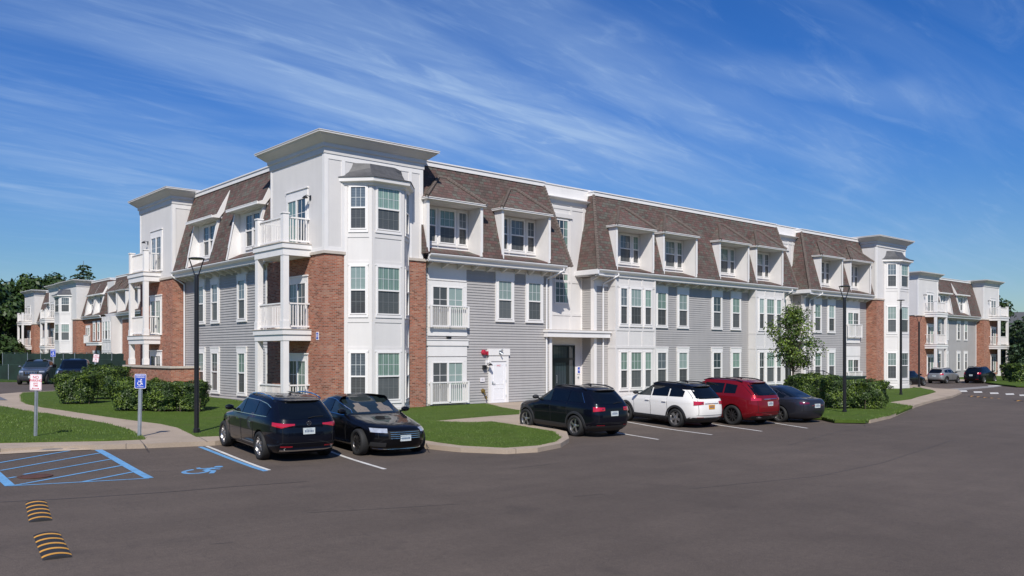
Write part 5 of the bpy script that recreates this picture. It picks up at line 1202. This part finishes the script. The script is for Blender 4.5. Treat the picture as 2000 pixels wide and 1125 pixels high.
# black saloon backed in, front to the camera
hd = -95.7; xf_ = .10*5.25/5.12+3.2/2-.04
r, sh, f, xw = car('long glossy black saloon backed into its bay with beige seats behind the windscreen', 'car', from_wheel(701.7, 888.7, hd, -1, xf_, 1.95), hd, 'sedan', 5.25, 1.95, 1.50, 3.20, .36, 'p_black', 'cars parked in the front rows', tail='sedan', spokes=10, rim='alloyd', rstyle='thin', rails=False, trim=True, frontv=True, wx=.10*5.25/5.12-.04)
for yy in (-.36, .36):
    s = MB(); R0 = []
    for i in range(7):
        z = 1.06+.24*i/6; w_ = (.20 if i < 4 else .10); R0.append([sh.end(yy+(-w_+2*w_*k/6)*(1 if i not in (0,) else .9), z*f[2]/1.031, .011, True) for k in range(7)])
    s.grid(R0[:5]); s2 = MB(); s2.grid([[sh.end(yy-.09+.18*k/4, 1.20+.09*i/3, .013, True) for k in range(5)] for i in range(4)]); s.build('front_seat', M['beige'], r, True); s2.build('headrest', M['beige'], r, True)
for k in range(4):
    z = (.515+.052*k)*f[2]; t = MB(); t.path([sh.end(-.43+.86*i/14, z, .022, True) for i in range(15)], .009, 5); t.build('grille_bar', M['chrome'], r)
t = MB(); t.path([sh.end(-.72+1.44*i/16, .235, .012, True) for i in range(17)], .010, 5); t.build('lip_trim', M['chrome'], r)
for sg in (-1, 1): end_patch(sh, .30, .42, None, .012, True, 8, 2, lambda z: (sg*.52, sg*.80)).build('air_intake', M['plastic'], r, True)
em = MB(); c0 = sh.end(0, .80, .0, True); em.tube((c0[0]-.05, 0, .83), (c0[0]-.05, 0, .90), .005, n=5); em.path([(c0[0]-.05, .03*math.cos(a/10*2*PI), .92+.03*math.sin(a/10*2*PI)) for a in range(11)], .005, 4); em.build('badge', M['chrome'], r)
# black compact crossover, nose in
hd = 85.3; xw1 = .10*4.40/4.67-2.64/2
r, sh, f, xw = car('black compact SUV with grey lower cladding next to the grass island', 'car', from_wheel(1125, 852, hd, 1, xw1, 1.83), hd, 'suv', 4.40, 1.83, 1.65, 2.64, .355, 'p_navy', 'cars parked in the front rows', clad=True, tail='jeep', spokes=5, rim='alloy')
t = MB(); t.path([sh.side((-1.45-.035*i)*f[0], (1.44-.038*i)*f[2], .012, 1) for i in range(9)], .010, 5); t.build('window_trim', M['chrome'], r)
# white compact crossover with black roof
r, sh, f, xw = car('white compact SUV with black roof and amber licence plate', 'car', from_wheel(1321, 834.5, 85.2, 1, xw1, 1.83), 85.2, 'suv', 4.40, 1.83, 1.65, 2.64, .355, 'p_white', 'cars parked in the front rows', roofm='p_black', clad=True, tail='jeep', plate='plate_y', spokes=5, rim='alloy', rstyle='fat')
t = MB(); t.path([sh.end(-.36+.72*i/8, .93*f[2], .016) for i in range(9)], .012, 5); t.build('tailgate_trim', M['chrome'], r)
# red SUV
xw1 = .10*4.92/4.67-2.99/2
r, sh, f, xw = car('dark red SUV with black multi-spoke wheels and roof rails', 'car', from_wheel(1431, 829.6, 87.5, 1, xw1, 1.98), 87.5, 'suv', 4.92, 1.98, 1.77, 2.99, .385, 'p_red', 'cars parked in the front rows', tail='suv', spokes=10, rim='alloyd', rstyle='thin', trim=None, gform='short')
for sg in (-1, 1):
    t = MB(); c0 = sh.end(sg*.55, .36, .0); t.box(c0[0]-.03, c0[0]+.05, sg*.55-.11, sg*.55+.11, .33, .39); t.build('exhaust_tip', M['chrome'], r)
end_patch(sh, .25, .40, lambda z: .80, .016, False, 20, 4).build('rear_bumper', M['plastic'], r, True)
t = MB(); t.path([sh.end(-.40+.8*i/8, .97*f[2], .016) for i in range(9)], .014, 5); t.build('tailgate_trim', M['chrome'], r)
# graphite saloon
xw1 = .10*4.88/5.12-2.82/2
r, sh, f, xw = car('dark graphite saloon beside the tall hedge, silver twin-spoke wheels', 'car', from_wheel(1524.4, 824.6, 82, 1, xw1, 1.84), 82, 'sedan', 4.88, 1.84, 1.45, 2.82, .335, 'p_graph', 'cars parked in the front rows', tail='sedan', spokes=7, rim='alloy', rails=False)
end_patch(sh, .72, .75, lambda z: .34, .014, False, 10, 1).build('lamp_strip', M['taild'], r, True)
# far right three
xw1 = .10-2.7/2
car('black crossover at the far end of the right bay nearest the crosswalk', 'car', from_wheel(1921.4, 748.9, -1, -1, xw1, 1.84), -1, 'suv', 4.65, 1.84, 1.70, 2.70, .36, 'p_navy', 'cars parked by the far right building', tail='high', spokes=5, rim='alloy')
car('silver crossover between the two dark cars in the far right bay', 'car', from_wheel(1848, 749.2, -2, -1, .1-1.3, 1.80), -2, 'suv', 4.20, 1.80, 1.57, 2.60, .33, 'p_silver', 'cars parked by the far right building', tail='high', clad=True, spokes=5, rim='alloy')
car('dark saloon half hidden by the white end bay of the building', 'car', (at(1772, 80)[0], at(1772, 80)[1]), -2, 'sedan', 4.75, 1.82, 1.45, 2.75, .33, 'p_black', 'cars parked by the far right building', tail='sedan', spokes=5, rim='alloy', rails=False)
# far left two
hd = -112.8
r, sh, f, xw = car('grey SUV with a seven-slot chrome grille parked behind the path', 'car', from_wheel(38.4, 751, hd, -1, .10+1.46, 1.94), hd, 'suv', 4.82, 1.94, 1.78, 2.92, .385, 'p_grey', 'cars parked in the left lot', frontv=True, spokes=5, rim='alloy')
for k in range(8):
    y = -.34+.68*k/7; t = MB(); t.path([sh.end(y, (.70+.035*i)*f[2], .024, True) for i in range(5)], .016, 5); t.build('grille_bar', M['chrome'], r)
# pickup truck
def pickup(pos, hd):
    L_, W_, H_ = 5.6, 1.98, 1.90; wb = 3.55; R = .40
    rows = [(.30, 2.45, -2.70, .86, 5, 9), (.36, 2.66, -2.74, .93, 5, 9), (.60, 2.74, -2.78, .965, 5, 9), (.85, 2.73, -2.78, .975, 5, 9), (1.05, 2.66, -2.77, .97, 4.4, 9), (1.15, 2.5, -2.76, .96, 4, 9), (1.20, 2.1, -2.75, .95, 4, 9), (1.235, 1.55, -2.73, .945, 5, 9), (1.26, 1.35, -2.70, .93, 5, 9)]
    root = thing('pickup_truck', 'dark navy pickup truck parked behind the hedge, beside the grey SUV', 'truck', (pos[0], pos[1], G(*pos)), rad(hd), 'cars parked in the left lot')
    sh = Shape(rows, 3); b = MB(); sh.mesh(b, 90); b.build('body', M['p_navy'], root, 40)
    cb = Shape([(1.20, 1.38, -.95, .90, 5, 9), (1.32, 1.18, -.93, .875, 5, 9), (1.5, .88, -.90, .83, 5, 8), (1.68, .62, -.86, .785, 4.4, 7), (1.8, .40, -.80, .74, 4, 6), (1.87, .1, -.7, .62, 3, 4), (1.89, -.1, -.5, .4, 2.4, 2.6)], 4)
    b = MB(); cb.mesh(b, 80); b.build('cab', M['p_navy'], root, 40)
    bd = MB(); bd.box(-2.66, -.98, -.80, .80, 1.262, 1.27); bd.build('cargo_bed', M['under'], root)
    end_patch(cb, 1.28, 1.76, lambda z: .80-.2*(z-1.28), front=True).build('windshield', M['tint'], root, True)
    end_patch(cb, 1.30, 1.74, lambda z: .70).build('rear_window', M['tint'], root, True)
    for sg in (-1, 1):
        for a, c_ in ((.05, .85), (-.75, -.02)): side_patch(cb, a, c_, lambda x: 1.29, lerpf([(-.8, 1.74), (.3, 1.74), (.9, 1.40)]), .008, sg).build('side_window', M['tint'], root, True)
        for xx in (1.78, -1.77):
            wheel(root, xx, sg*(W_/2-.02), R, sg, 6, 'fat', 'alloy'); t = MB(); t.lathe([(R+.02, -.02), (R+.08, -.02), (R+.08, .1)], 30, 'y', (xx, sg*(W_/2-.02), R)); t.build('wheel_arch_trim', M['under'], root)
        wrap_patch(sh, 2.45, .66, lambda t: .95, lambda t: 1.12, .012, True, sg).build('headlight', M['lampc'], root, True)
        mm = MB(); mm.box(1.0, 1.12, sg*1.0 if sg > 0 else -1.22, 1.22 if sg > 0 else -1.0, 1.30, 1.52); mm.build('wing_mirror', M['p_black'], root)
        wrap_patch(sh, -2.7, .80, lambda t: .85, lambda t: 1.18, .012, False, sg).build('taillight', M['tail'], root, True)
    end_patch(sh, .80, 1.12, lambda z: .60, .014, True).build('grille', M['under'], root, True)
    for z in (.88, .98, 1.08): t = MB(); t.path([sh.end(-.6+1.2*i/10, z, .026, True) for i in range(11)], .016, 5); t.build('grille_bar', M['alloyd'], root)
    end_patch(sh, .42, .62, lambda z: .90, .04, True).build('front_bumper', M['alloyd'], root, True)
    gl = MB(); gl.box(-.5, -.3, .79, .8, 1.45, 1.5)
pickup(at(147, 59.0), -112)
# ------------------------------------------------------------------ lamps and signs
def street_lamp(pos, h, label, rz):
    t = thing('street_lamp', label, 'street lamp', (pos[0], pos[1], G(*pos)+.13), rz, 'black parking lot lamps')
    p = MB(); p.lathe([(0, 0), (.10, 0), (.10, .12), (.075, .14), (.075, 1.0), (.07, h-.62), (0, h-.62)], 20, 'z'); p.build('pole', M['blackm'], t, 40)
    b = MB(); b.lathe([(0, 0), (.14, 0), (.14, .02), (0, .02)], 20, 'z'); b.build('base_plate', M['blackm'], t, 30)
    a = MB()
    for k in range(3):
        an = rad(0 if k == 0 else 180 if k == 1 else 90); c, s = math.cos(an), math.sin(an)
        if k == 2: continue
        a.tube((.03*c, .03*s, h-.64), (.225*c, .225*s, h-.05), .022, .018, n=8)
    a.tube((0, 0, h-.66), (0, 0, h-.52), .055, .04, n=10); a.build('lamp_arm', M['blackm'], t, 40)
    l = MB(); l.lathe([(0, h-.0), (.18, h-.005), (.245, h-.025), (.245, h-.045), (.18, h-.06), (0, h-.055)], 28, 'z'); l.build('lamp_head', M['blackm'], t, 40)
    g = MB(); g.lathe([(.0, h-.063), (.17, h-.064)], 24, 'z'); g.build('lens', M['signw'], t)
aim = math.atan2(rt[1], rt[0])
street_lamp(gt(384, 845, .13), 5.45, 'tall black lamp post on the lawn beside the blue line, nearest to the camera', aim)
street_lamp(gt(1649.5, 807, .13), 5.6, 'black lamp post standing in front of the tall green hedge', aim)
street_lamp(gt(1759.5, 772, .13), 6.0, 'black lamp post on the lawn in front of the white end bay', aim+1.3)
street_lamp(gt(1795, 755.5, .13), 6.2, 'black lamp post between the white end bay and the silver crossover', aim)
def sign(pos, top, wd, hh, kind, label, rz, lean=0., name='parking_sign', grp='parking signs on steel posts', rear=False):
    t = thing(name, label, 'sign', (pos[0], pos[1], G(*pos)+.13), rz, grp); t.rotation_euler = (0, rad(lean), rz)
    p = MB(); p.box(-.035, .035, -.02, -.014, -.05, top-.02); p.box(-.035, -.030, -.02, .018, -.05, top-.02); p.box(.030, .035, -.02, .018, -.05, top-.02); p.box(-.055, -.035, .014, .018, -.05, top-.02); p.box(.035, .055, .014, .018, -.05, top-.02); p.build('post', M['galv'], t)
    b = MB(); z0 = top-hh; w2 = wd/2; c = .03
    def plate(w_, za, zb, y0, y1, m):
        poly = []
        for cx, cz, a0 in ((w_-c, zb-c, 0), (-w_+c, zb-c, 90), (-w_+c, za+c, 180), (w_-c, za+c, 270)):
            poly += [(cx+c*math.cos(rad(a0+30*i)), cz+c*math.sin(rad(a0+30*i))) for i in range(4)]
        n = len(poly); b.add([(q[0], y0, q[1]) for q in poly]+[(q[0], y1, q[1]) for q in poly], [tuple(range(n)), tuple(range(n, 2*n))[::-1]]+[(i, n+i, n+(i+1) % n, (i+1) % n) for i in range(n)], m)
    if kind == 'no':
        plate(w2, z0, top, -.026, -.0205, 0); plate(w2-.012, z0+.012, top-.012, -.0275, -.0262, 1); plate(w2-.020, z0+.020, top-.020, -.029, -.0277, 0)
        for s, sz, z in (('NO', .115, .80), ('PARKING', .098, .60), ('ANY', .072, .42), ('TIME', .072, .275)): add_text(b, s, sz*hh/.46*1., 0, z0+z*hh, -.0292, 1, .9 if s == 'PARKING' else 1)
        b.box(-w2*.45, w2*.45, -.031, -.0292, z0+.10*hh, z0+.125*hh, 1)
        for sx in (-1, 1): b.add([(sx*w2*.4, -.0311, z0+.06*hh), (sx*w2*.4, -.0311, z0+.165*hh), (sx*w2*.62, -.0311, z0+.1125*hh)], [(0, 1, 2)], 1)
        b.build('sign_plate', [M['signw'], M['signred']], t)
    else:
        plate(w2, z0, top, -.026, -.0205, 0); plate(w2-.012, z0+.012, top-.012, -.0275, -.0262, 1)
        add_text(b, 'RESERVED', .058*hh/.46, 0, z0+.89*hh, -.0285, 0); add_text(b, 'PARKING', .058*hh/.46, 0, z0+.77*hh, -.0285, 0); add_text(b, 'ACCESSIBLE', .036*hh/.46, 0, z0+.12*hh, -.0285, 0)
        k = .44*hh; wheelchair(b, lambda x, y: (-.5*k+x*k, -.0287, z0+.21*hh+y*k), 0)
        b.build('sign_plate', [M['signw'], M['signblue']], t)
face = -math.atan2(fw[0], fw[1])
sign(gt(68.5, 855, .13), 1.86, .375, .47, 'no', 'white NO PARKING ANY TIME sign with red letters on the near left lawn', face-.12, 1.4)
sign(gt(272, 853, .13), 1.86, .315, .43, 'hc', 'blue RESERVED PARKING sign with wheelchair symbol on the near left lawn', face+.25, 1.2)
p_ = at(104, 66); sign(p_, 2.55, .40, .60, 'hc', 'small blue wheelchair parking sign between the grey SUV and the navy pickup', face)
p_ = at(180, 63); sign(p_, 2.4, .42, .58, 'no', 'tilted white and red parking sign behind the navy pickup', face, 8)
# ------------------------------------------------------------------ planting
def leaf_quads(mb, c, R, n, size, m=0, flat=.35, shell=.5, sq=(1, 1, 1), rr=rnd, zmin=None):
    for _ in range(n):
        v = Vector((rr.gauss(0, 1), rr.gauss(0, 1), rr.gauss(0, 1))).normalized(); q = shell+(1-shell)*rr.random()**.6
        p = Vector((c[0]+v.x*R*q*sq[0], c[1]+v.y*R*q*sq[1], c[2]+v.z*R*q*sq[2]))
        if zmin is not None and p.z < zmin: continue
        nrm = (v+Vector((rr.uniform(-1, 1), rr.uniform(-1, 1), rr.uniform(-.3, 1.3)))*.8).normalized(); a = nrm.orthogonal().normalized(); a.rotate(Matrix.Rotation(rr.uniform(0, 2*PI), 3, nrm)); b = nrm.cross(a)
        s = size*rr.uniform(.6, 1.3); mb.add([p-a*s, p-b*s*.55, p+a*s, p+b*s*.55], [(0, 1, 2, 3)], m)
def shrub(pos, w_, d_, h, label, ang=0., grp='clipped hedge shrubs', n=3600, size=.055, seed=1):
    rr = random.Random(seed); t = thing('hedge_shrub', label, 'shrub', (pos[0], pos[1], G(*pos)+.14), ang, grp)
    f = MB()
    k = max(4, int(w_*d_*6))
    for i in range(n):           # dense layer over a bumpy box
        face_ = rr.random(); A = (w_*h*2+d_*h*2+w_*d_)
        u, v_ = rr.uniform(-1, 1), rr.uniform(-1, 1)
        th = rr.uniform(0, 2*PI); ph = rr.uniform(-.75, 1) if rr.random() < .75 else 1
        ex = 3.2
        if rr.random() < .42: x, y, z = u*w_/2, v_*d_/2, h; nn = Vector((0, 0, 1)); 
        else:
            cth, sth = math.cos(th), math.sin(th); rr_ = (abs(cth)**ex+abs(sth)**ex)**(-1/ex); x, y = cth*rr_*w_/2, sth*rr_*d_/2; z = h*(.06+.94*rr.random()**.85); nn = Vector((cth, sth, .1))
        edge = max(abs(x)/(w_/2), abs(y)/(d_/2)); 
        if z > h*.99: z = h-(.16*h)*max(0, edge-.7)/.3
        b_ = noise.noise(Vector((x*1.6+seed*3, y*1.6, z*1.8)))*.24+noise.noise(Vector((x*5+seed, y*5, z*5)))*.10
        low = 1-.22*max(0, 1-z/(.45*h))
        p = Vector((x*low, y*low, z))+nn*(b_-.02)-nn*abs(rr.gauss(0, .05)); p.z = max(.03, p.z)
        nr = (nn+Vector((rr.uniform(-1, 1), rr.uniform(-1, 1), rr.uniform(-.4, 1.1)))*.75).normalized(); a = nr.orthogonal().normalized(); a.rotate(Matrix.Rotation(rr.uniform(0, 2*PI), 3, nr)); b = nr.cross(a)
        s = size*rr.uniform(.5, 1.6); q = noise.noise(Vector((x*2.2+9, y*2.2, z*2.2+seed)))+rr.uniform(-.5, .5); m = 1 if q > .22 else 0 if q > -.25 else 2
        f.add([p-a*s, p-b*s*.55, p+a*s, p+b*s*.55], [(0, 1, 2, 3)], m)
    f.build('foliage', [M['leaf1'], M['leaf2'], M['leaf3']], t, recalc=False)
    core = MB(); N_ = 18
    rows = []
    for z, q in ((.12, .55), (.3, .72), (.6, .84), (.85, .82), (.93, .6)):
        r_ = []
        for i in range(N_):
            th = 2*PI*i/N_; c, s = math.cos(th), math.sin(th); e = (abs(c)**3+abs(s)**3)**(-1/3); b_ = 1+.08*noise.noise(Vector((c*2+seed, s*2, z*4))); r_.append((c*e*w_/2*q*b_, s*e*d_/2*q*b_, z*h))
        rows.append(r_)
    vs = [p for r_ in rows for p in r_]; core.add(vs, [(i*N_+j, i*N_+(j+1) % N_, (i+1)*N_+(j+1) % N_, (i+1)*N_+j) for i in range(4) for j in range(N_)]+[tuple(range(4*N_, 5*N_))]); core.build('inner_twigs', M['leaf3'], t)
    for i in range(int(4+w_*2)):
        x, y = rr.uniform(-.38, .38)*w_, rr.uniform(-.38, .38)*d_; MB().tube((x, y, -.05), (x*1.15, y*1.15, .45*h), .02, .012, n=5).build('stem', M['bark'], t)
aL = math.atan2(-gt(120, 790, .14)[1]+gt(235, 785, .14)[1], 3)
sp = [((150, 36.0), 1.75, 1.4, 1.24, 'rounded hedge shrub at the left end, in front of the navy pickup', 6500), ((211, 39.4), 1.9, 1.7, 1.50, 'taller hedge shrub rising behind, left of the brick patio wall', 6000),
      ((258, 33.6), 1.6, 1.4, 1.18, 'hedge shrub directly behind the blue parking sign', 6000), ((319, 33.7), 1.6, 1.4, 1.15, 'middle hedge shrub in front of the brick patio wall', 6000), ((372, 34.0), 1.3, 1.35, 1.15, 'hedge shrub beside the near lamp post', 5000)]
for i, ((u, Y), w_, d_, h, lb, n) in enumerate(sp): shrub(at(u, Y), w_, d_, h, lb, aim+.1*(i % 2), 'clipped shrubs by the brick patio wall', int(n*1.5), .032, i+1)
sp = [((1585, 43.6), 2.5, 1.8, 1.42, 'left hedge shrub directly behind the graphite saloon', 7500), ((1640, 40.6), 2.1, 1.8, 1.36, 'hedge shrub behind the lamp post, middle of the right hedge', 7000), ((1691, 40.6), 1.9, 1.7, 1.28, 'right hedge shrub nearest the kerb corner', 7000)]
for i, ((u, Y), w_, d_, h, lb, n) in enumerate(sp): shrub(at(u, Y), w_, d_, h, lb, aim+.15*(i-1), 'tall shrubs beside the graphite saloon', int(n*1.5), .037, i+11)
for i, (u, Y, w_, h, lb) in enumerate(((1999, 84, 2.8, 1.9, 'dark hedge at the right edge beyond the far crosswalk'), (1981, 90, 2.2, 1.7, 'dark hedge just left of the one at the right edge'))): shrub(at(u, Y), w_, 2.0, h, lb, aim, 'far right hedges', 2200, .10, i+21)
# young street tree
def tree(pos, h, label, name='young_tree', cat_='tree', trunk_r=.07, trunk_h=1.5, R=1.1, clumps=26, leaves=95, size=.075, mats=('leaf1', 'leaf2', 'leaf3'), seed=3, shape='vase', grp=None, base=None):
    rr = random.Random(seed); z0 = G(*pos)+.14 if base is None else base; t = thing(name, label, cat_, (pos[0], pos[1], z0), 0, grp)
    tr = MB(); tr.tube((0, 0, -.1), (.03, .02, trunk_h), trunk_r, trunk_r*.75, n=10); fo = MB(); top = []
    for i in range(clumps):
        a = 2*PI*i*.382+rr.uniform(-.4, .4); q = (i+.5)/clumps
        if shape == 'vase': z = trunk_h+(h-trunk_h)*(.10+.88*q); rad_ = R*(math.sin(PI*min(1, .18+.80*q))**.8)*rr.uniform(.25, 1.0)
        else: z = trunk_h*.6+(h-trunk_h*.6)*(.08+.86*q); rad_ = R*math.sqrt(max(.02, 1-(2*q-.9)**2))*rr.uniform(.35, 1.0)
        c = Vector((math.cos(a)*rad_, math.sin(a)*rad_, z)); s0 = Vector((0, 0, trunk_h*.85+(z-trunk_h)*.35)); mid = s0.lerp(c, .5)+Vector((0, 0, -.03*h))
        tr.tube(s0 if i % 2 else (0.02, 0.01, trunk_h*.95), mid, trunk_r*.35, trunk_r*.22, n=5); tr.tube(mid, c, trunk_r*.22, trunk_r*.08, n=5)
        cr = (R*.42 if shape == 'vase' else R*.40)*rr.uniform(.6, 1.15); m = rr.choices((0, 1, 2), (5, 3, 3))[0]
        leaf_quads(fo, c, cr, leaves, size, m, shell=.15, sq=(1, 1, .8), rr=rr)
        leaf_quads(fo, c, cr*1.25, leaves//5, size, 1 if m != 1 else 0, shell=.5, sq=(1, 1, .8), rr=rr)
    tr.tube((0, 0, trunk_h), (.05, 0, h*.86), trunk_r*.7, trunk_r*.15, n=7)
    tr.build('trunk', M['bark'], t, 50); fo.build('crown', [M[q] for q in mats], t, recalc=False); return t
tp_ = at(1549, 47); tree(tp_, 5.0, 'young green street tree with thin trunk in front of the second white box bay', seed=8, leaves=150, R=1.45, clumps=34, size=.068, mats=('leaf1', 'leaf2', 'leaf1'), base=G(*tp_)+.1, trunk_h=1.55)
# woodland and distant trees
def far_tree(u, Y, h, R, label, seed, grp, base=0., mats=('farleaf', 'leaf3', 'leaf1'), leaves=210, size=.42):
    tree(at(u, Y), h, label, 'broadleaf_tree', 'tree', .35, h*.28, R, 20, leaves, size, mats, seed, 'round', grp, base)
lab = ['dark broadleaf tree in the woodland at the left edge', 'tall woodland tree behind the far left balconies', 'woodland tree with a lighter domed crown']
k = 0
wl_ = [(-60, 150, 19), (-22, 135, 17), (8, 155, 18.5), (30, 170, 17.5), (52, 150, 16), (72, 185, 18), (92, 170, 17.5), (104, 190, 20), (124, 185, 17.5), (-5, 175, 20), (60, 205, 20), (-40, 120, 8), (-12, 122, 5.6), (10, 124, 5.2), (36, 205, 19), (140, 200, 18), (20, 200, 22), (-75, 125, 16)]
pl = ['first', 'second', 'third', 'fourth', 'fifth', 'sixth', 'seventh', 'eighth', 'ninth', 'tenth', 'eleventh', 'twelfth', 'thirteenth', 'fourteenth', 'fifteenth', 'sixteenth', 'seventeenth', 'eighteenth']
order = sorted(range(len(wl_)), key=lambda i: wl_[i][0])
for i, (u, Y, h) in enumerate(wl_):
    q = order.index(i); near = 'nearer ' if Y < 140 else ''
    h *= .80 if u < 45 else 1.0
    far_tree(u, Y, h, 5.0 if h > 9 else 3.4, f'{near}dark woodland tree, {pl[q]} from the left beyond the distant left block', 40+i, 'dark woodland trees at the far left', .3)
def conifer(u, Y, h, R, label, seed, grp=None, mat='needle', droop=.25, base=0, sparse=1., ls=.16, pw=.8):
    rr = random.Random(seed); t = thing('conifer_tree', label, 'tree', (at(u, Y)[0], at(u, Y)[1], base), 0, grp); tr = MB(); tr.tube((0, 0, 0), (0, 0, h), h*.018, .03, n=8); tr.build('trunk', M['bark'], t); f = MB(); n = int(26*sparse)
    for i in range(n):
        z = h*(.10+.88*i/n); L_ = R*(1-(z/h))**pw*rr.uniform(.75, 1.1)+.2
        for k in range(7):
            a = rr.uniform(0, 2*PI); steps = 5
            for s in range(1, steps+1):
                q = s/steps; c = (math.cos(a)*L_*q, math.sin(a)*L_*q, z-droop*L_*q*q); leaf_quads(f, c, .16+L_*.10*(1.2-q*.6), 7, ls, rr.choice((0, 0, 1)), sq=(1.2, 1.2, .5), rr=rr, shell=.1)
    f.build('crown', [M[mat], M['leaf3']], t, recalc=False)
conifer(163, 165, 20.6, 5.6, 'blue-green conifer rising above the roof of the distant left block', 3, sparse=1.3, ls=.20, pw=.55)
for i, (u, Y, h, R, lb) in enumerate(((1966, 118, 7.3, 3.2, 'dark conifer left of the grey roofed house at the right edge'), (1988, 112, 7.4, 3.4, 'dark spruce at the right edge in front of the grey roof'), (1951, 128, 6.4, 3.0, 'dark conifer right beside the far right balconies'), (2012, 108, 8.2, 3.6, 'dark spruce cut off by the right edge of the photo'))): conifer(u, Y, h, R, lb, 60+i, 'dark conifers at the right edge')
tree(at(1938, 140), 12.6, 'dark round tree rising behind the far right building', 'broadleaf_tree', 'tree', .3, 4, 3.4, 18, 170, .32, ('leaf3', 'farleaf', 'leaf3'), 77, 'round', None, -.3)
tree(at(1976, 114), 4.6, 'small bright green tree in front of the dark conifers at the right edge', 'broadleaf_tree', 'tree', .1, 1.3, 1.7, 16, 90, .16, ('leaf1', 'leaf1', 'leaf3'), 79, 'round', None, -.1)
def house(u, Y, w_, d_, h, rh, label, wallm, roofm, rz, base=0.):
    p = at(u, Y); t = thing('house', label, 'house', (p[0], p[1], base), rz)
    MB().box(-w_/2, w_/2, -d_/2, d_/2, 0, h).build('wall', wallm, t)
    r = MB(); r.add([(-w_/2-.5, -d_/2-.5, h), (w_/2+.5, -d_/2-.5, h), (w_/2+.5, d_/2+.5, h), (-w_/2-.5, d_/2+.5, h), (-w_/2+d_*.3, 0, h+rh), (w_/2-d_*.3, 0, h+rh)], [(0, 1, 5, 4), (1, 2, 5), (2, 3, 4, 5), (3, 0, 4), (0, 3, 2, 1)]); ro = r.build('roof', roofm, t)
    MB().box(-w_*.2, -w_*.2+.8, -.5, .5, h+rh*.4, h+rh+.8).build('chimney', M['stone'], ro)
    for x in (-w_*.3, 0, w_*.3):
        f = MB().box(x-.6, x+.6, -d_/2-.06, -d_/2, 1.1, 2.6).build('window', M['white'], t); MB().box(x-.5, x+.5, -d_/2-.08, -d_/2-.06, 1.2, 2.5).build('pane', M['gl_dark'], f)
M['roofgrey'] = simple('grey roof shingles', (.075, .078, .085), .9, var=.15, vs=2, fine=20.)
house(2005, 150, 22, 14, 3.6, 5.4, 'grey roofed house partly hidden by conifers at the right edge', M['siding'], M['roofgrey'], aim, 1.0)
# green mesh fences
def mesh_fence(pts, h, label, zb, cat_='fence'):
    t = thing('privacy_fence', label, cat_, (pts[0][0], pts[0][1], zb)); o = Vector((pts[0][0], pts[0][1]))
    m = MB(); R0 = []
    tot = 0; P2 = []
    for a, b in zip(pts, pts[1:]):
        n = max(1, int(math.hypot(b[0]-a[0], b[1]-a[1])/.5)); P2 += [(a[0]+(b[0]-a[0])*i/n, a[1]+(b[1]-a[1])*i/n) for i in range(n)]
    for i, p in enumerate(P2): s = .05*math.sin(i*2.1)+.04*noise.noise(Vector((p[0], p[1], 0))); R0.append([(p[0]-o.x+s, p[1]-o.y-s, z) for z in (0, h*.33, h*.66, h-.04-.05*abs(math.sin(i*1.05)))])
    m.grid(R0); me = m.build('mesh_screen', M['mesh'], t); sm_ = me.modifiers.new('s', 'SOLIDIFY'); sm_.thickness = .012
    for i in range(0, len(P2), 5):
        p = P2[i]; MB().tube((p[0]-o.x, p[1]-o.y, -.2), (p[0]-o.x, p[1]-o.y, h+.03), .028, n=6).build('post', M['galv'], t)
    r = MB(); q = [(p[0]-o.x, p[1]-o.y, h) for p in P2[::5]]; r.path(q, .02, 5); r.build('top_rail', M['greenbox'], t)
mesh_fence([at(5, 88), at(90, 83), at(245, 72)], 2.35, 'long green mesh fence in front of the distant left block', .45)
mesh_fence([at(88, 70), at(160, 66.5), at(252, 62)], 1.85, 'nearer green mesh fence right behind the navy pickup', .45)
mesh_fence([at(-60, 82), at(-10, 74), at(86, 70.5)], 1.35, 'low green mesh fence behind the grey SUV at the left edge', .45)
patch('lawn', [(p[0], p[1]) for p in (at(-90, 66), at(95, 66.5), at(252, 60), at(260, 200), at(-200, 200))], .10, 'field', .1, 6, 0)
# utility cabinet and handrail near the right hedge
c_ = at(1651, 47.5); t = thing('utility_cabinet', 'dark green utility cabinet behind the right hedge', 'cabinet', (c_[0], c_[1], G(*c_)+.1), 0)
MB().box(-1.1, 1.1, -.6, .6, 0, 1.22).build('body', M['greenbox'], t); MB().box(-1.15, 1.15, -.65, .65, 1.22, 1.28).build('lid', M['greenbox'], t); MB().box(-.01, .01, -.61, -.6, .1, 1.15).build('door_seam', M['under'], t)
c_ = at(1600, 49.5); t = thing('handrail', 'thin black handrail above the hedge near the second entrance', 'handrail', (c_[0], c_[1], G(*c_)+.1), aim)
r = MB(); r.path([(-.6, 0, 0), (-.6, 0, 1.5), (.25, 0, 1.5), (1.35, 0, .95), (1.35, 0, 0)], .022, 6); r.build('rail', M['blackm'], t)
r = MB(); r.path([(.25, 0, 0), (.25, 0, 1.5)], .018, 6); r.build('post', M['blackm'], t)

# unseen trees added behind the camera to darken reflections on glass and paint
wb = MB(); rw = random.Random(91)
for i in range(46):
    a = rad(49+180+(-78+156*i/45)); d = rw.uniform(58, 74); x, y = C[0]+math.cos(a)*d, C[1]+math.sin(a)*d; h = rw.uniform(7, 12)
    for k in range(5): leaf_quads(wb, (x+rw.uniform(-3, 3), y+rw.uniform(-3, 3), h*(.18+.17*k)), rw.uniform(2.4, 3.6), 42, 1.0, rw.choice((0, 1, 2)), rr=rw, shell=.3)
o = wb.build('woodland', [M['farleaf'], M['leaf3'], M['leaf1']], recalc=False); tag(o, 'unseen belt of dark broadleaf woodland added behind the camera to darken reflections', 'woodland', kind='stuff')
